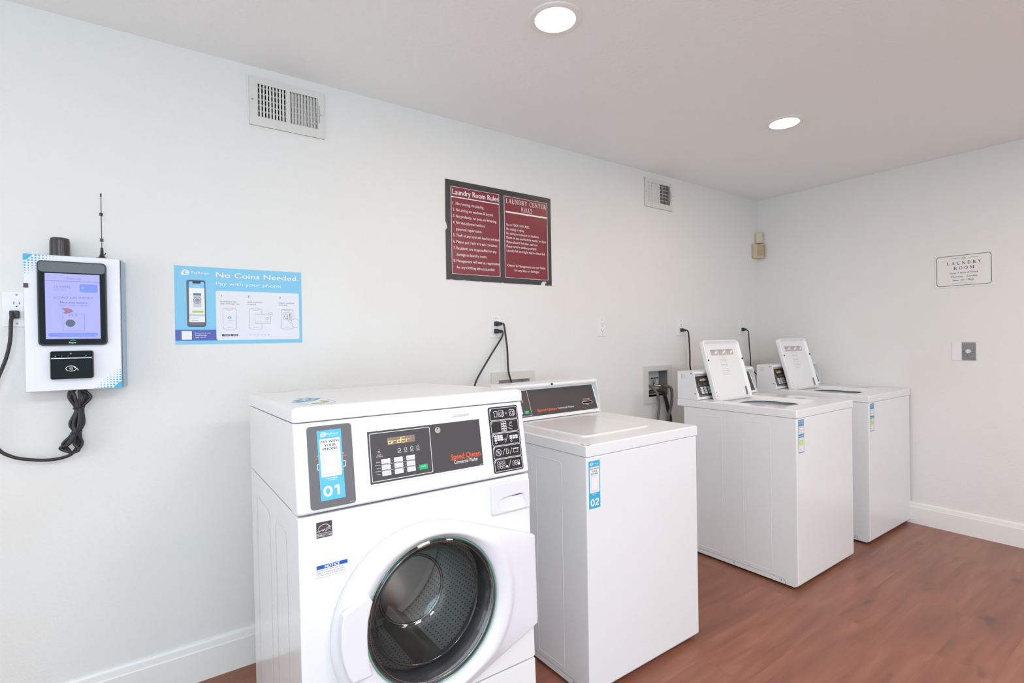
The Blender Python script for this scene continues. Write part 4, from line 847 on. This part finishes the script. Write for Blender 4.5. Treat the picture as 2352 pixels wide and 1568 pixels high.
def toploader(loc, rz, W, label, open_lid, num):
    t = thing('top_load_washer', label, 'washing machine', loc, (0, 0, rz), 'top-loading washers'); D = .66
    zt, zs, zb = .910, .868, .012
    mb = MB(); mb.box(.0, W, .0230, D, zb, zs-.001, ENAM, .002)
    FS = Matrix(((0, 0, -1, -.0), (1, 0, 0, 0), (0, 1, 0, 0), (0, 0, 0, 1)))   # left side face: a = y, b = z, c = -x
    for y0, y1 in ((.135, .287), (.413, .569)):
        q = rrect(y0, y1, .056, .825, .012)
        mb.loft([[(a, b, -.0003) for a, b in inset(q, -.0035)], [(a, b, .0009) for a, b in inset(q, -.0015)], [(a, b, .0009) for a, b in inset(q, .0005)], [(a, b, -.0003) for a, b in inset(q, .003)]], ENAM, False, False, FS)
    mb.line([(.075, .037), (.60, .037)], .0012, .0003, SEAM, F=FS); mb.line([(.075, .037), (.068, .034), (.066, zb)], .0012, .0003, SEAM, F=FS)
    for a in (.085, .347): mb.fill(circ(a, .027, .004, 12), .0008, INKG, FS)
    mb.build('cabinet', t)
    mb = MB(); q = lambda i: rrect(i, W-i, .0+i*0, .0205, .004, 4)
    # front panel, wraps 1.5 cm round the sides, toe curved in
    fp = [(.0205, zs-.0015), (.004, zs-.0015), (.001, zs-.004), (.0, zs-.008), (.0, .030), (.002, .023), (.0205, .012)]
    mb.loft([[(x, y+dd, z) for y, z in fp] for x, dd in ((-.0005, .004), (.0005, .0015), (.004, 0), (W-.004, 0), (W-.0005, .0015), (W+.0005, .004))], ENAM)
    for x in (.05, W-.05): mb.box(x-.006, x+.006, .004, .010, .017, .022, CHROME, .001)
    mb.build('front_panel', t, angle=50)
    # top cover with recessed well
    mb = MB(); U0, U1, Y0, Y1 = .100, .492, .115, .520
    o_ = lambda i, z, r=.006: [(x, y, z) for x, y in rrect(-.004+i, W+.004-i, -.005+i, .705-i, r, 10)]
    w_ = lambda i, z, r=.03: [(x, y, z) for x, y in rrect(U0+i, U1-i, Y0+i, Y1-i, r-i*.5, 10)]
    ls = [o_(.003, zs), o_(0, zs+.002), o_(0, zt-.005), o_(.0015, zt-.0015), o_(.005, zt), o_(.018, zt-.001, .012), w_(-.006, zt-.0012), w_(-.001, zt-.0035), w_(.001, zt-.010)]
    if open_lid:
        h_ = lambda r, z: [(x, y, z) for x, y in rrect(.296-r, .296+r, .305-r*.96, .305+r*.96, r*.8, 10)]
        ls += [w_(.006, zt-.020), h_(.178, zt-.024), h_(.176, zt-.027)]
        mb.loft(ls, ENAM, True, False)
        mb.fill(rect(.405, .475, .060, .085), .0001, INKG, F=FR((0, 0, zt-.0011), (1, 0, 0), (0, 1, 0))) if False else None
        for a in ((.045, .075, .20, .26), (.52, .55, .20, .26)): mb.fill(rect(*a), .0002, mat('faded_label', (186,172,170), .5), F=FR((0, 0, zt-.0008), (1, 0, 0), (0, 1, 0)))
    else:
        mb.loft(ls, ENAM, True, True)
        CH = mat('chipped_paint', (58,56,60), .7); FT2 = FR((0, 0, zt-.0002), (1, 0, 0), (0, 1, 0))
        mb.fill([(.001, -.001), (.022, -.0015), (.020, .0015), (.004, .003)], .0004, CH, FT2); mb.fill([(-.002, .010), (.001, .009), (.001, .026), (-.001, .028)][::-1], .0004, CH, FT2)
    mb.build('top_cover', t, angle=60)
    if open_lid:
        mb = MB(Matrix.Translation((.296, .305, 0))); mb.lathe([(.19, zt-.09), (.21, zt-.10), (.225, zt-.12), (.23, .45)], mat('tub_steel', (150,156,162), .35, metal=.7), 64, cap1=True); mb.lathe([(.1775, zt-.0245), (.200, zt-.032)], mat('tub_gap', (48,50,54), .6), 64); mb.lathe([(.200, zt-.032), (.19, zt-.09)], mat('tub_ring', (176,184,190), .4), 64); mb.build('tub', t, 'steel wash tub')
    c = console(t, W, False)
    if open_lid:
        tl = math.radians(15.3); F = FR((U0+.001, Y1-.006, zt-.013), (1, 0, 0), (0, math.sin(tl), math.cos(tl))); LW, LH = .388, .376
        rr_ = lambda i, c, r=.030: [(a, b, c) for a, b in rrect(i, LW-i, i*.6, LH-i, r-i*.5, 8)]
        mb = MB(F); mb.loft([rr_(.006, -.014), rr_(0, -.008), rr_(0, .014), rr_(.002, .018), rr_(.006, .019), rr_(.011, .017), rr_(.016, .006), rr_(.022, .003)], ENAM, True, True)
        z = .0034; pr = mat('lid_print', (196,188,188), .5); pk = mat('lid_ink', (168,140,138), .5)
        for k in range(3): mb.fill(rect(.075+k*.083, .153+k*.083, .281, .318), z, pr); mb.text('DIRECTIONS', .078+k*.083, .309, .035, .005, INK, z+.0003); mb.fill([(.112+k*.083, .288), (.145+k*.083, .297), (.150+k*.083, .310), (.125+k*.083, .303)], z+.0002, WHT)
        for b in (.251, .220, .192, .158): mb.line(rect(.150, .222, b, b+.024), .0009, z, pk, True); mb.text('+ . + . +', .156, b+.008, .058, .006, pk, z)
        for a, b in ((.009, .249), (LW-.009, .249)): mb.lathe([(.0065, .017), (.006, .021), (.003, .023), (.001, .023)], BLACK, 14, F=F @ Matrix.Translation((a, b, 0)), cap1=True)
        for b in (.030, .055): mb.fill(circ(.010, b, .003, 10), .0195, BLACK)
        mb.fill([(LW-.045, .018), (LW-.022, .018), (LW-.022, .072), (LW-.040, .072)], z+.001, mat('hinge_bracket', (132,122,124), .4))
        mb.build('lid', t, angle=50)
    else:
        mb = MB(); l_ = lambda i, z, r=.028: [(x, y, z) for x, y in rrect(U0+.001+i, U1-.001-i, Y0+.001+i, Y1-.001-i, r-i*.4, 10)]
        mb.loft([l_(0, zt-.012), l_(0, zt+.000), l_(.002, zt+.0025), l_(.006, zt+.0035), l_(.020, zt+.0030), l_(.045, zt+.0015)], ENAM, True, True); mb.build('lid', t, angle=60)
        mb = MB(FR((0, 0, zt+.0004), (1, 0, 0), (0, 1, 0)))
    # sticker
    F = FR((0, 0, 0), (1, 0, 0), (0, 0, 1)); mb = MB(F)
    if num == '02': phone_sticker(mb, .0105, .0660, .6815, .8510, .0006, '02', BLUE2); mb.build('payment_sticker', t, 'blue machine sticker reading 02')
    else:
        a0, a1, b0, b1 = .019, .077, .690, .859; w = a1-a0; h = b1-b0; A = lambda s: a0+w*s; B = lambda s: b0+h*s; c = .0008
        mb.plate(rect(a0, a1, b0, b1), 0, .0006, BLUE3); mb.fill(rect(A(.06), A(.94), B(.57), B(.80)), c, WHT); mb.fill(rect(A(.06), A(.94), B(.03), B(.46)), c, WHT)
        mb.text('PAY WITH', A(.5), B(.93), w*.8, h*.035, WHT, c, .03, 'C'); mb.text('YOUR PHONE', A(.5), B(.87), w*.85, h*.022, WHT, c, .02, 'C'); mb.text('MACHINE NUMBER', A(.5), B(.495), w*.85, h*.018, WHT, c, .02, 'C')
        for i, z in enumerate((.76, .71, .66, .605)): mb.line([(A(.12), B(z)), (A(.12+(.7, .6, .7, .55)[i]), B(z))], h*.012, c+.0002, (ORANGE, INKG, RED, ORANGE)[i])
        mb.fill(rect(A(.08), A(.92), B(.20), B(.44)), c+.0001, mat('sticker_pale', (238,242,206), .5)); mb.digits(num, A(.5), B(.24), w*.68, h*.15, mat('lime_print', (190,206,84), .4), c+.0003, .17)
        mb.line([(A(.12), B(.10)), (A(.5), B(.10))], h*.016, c+.0002, BLUE3); mb.build('payment_sticker', t, 'white and blue machine sticker with lime number')
    for x in (.05, W-.05):
        for y in (.06, D-.06): mb = MB(Matrix.Translation((x, y, 0))); mb.lathe([(.02, .0003), (.02, .01), (.009, .014), (.009, zb+.004)], BLACK, 16, cap0=True, cap1=True); mb.build('leg', t)
    return t
toploader((-2.9716, -.9905, 0), .0036, .6444, 'white top-loading washer with its lid closed, marked 02', False, '02')
toploader((-1.5827, -1.0469, 0), .0007, .6535, 'white top-loading washer with its lid raised, middle of the room, marked 03', True, '03')
toploader((-.6654, -1.0348, 0), -.0108, .6530, 'white top-loading washer with its lid raised, against the right wall, marked 04', True, '04')
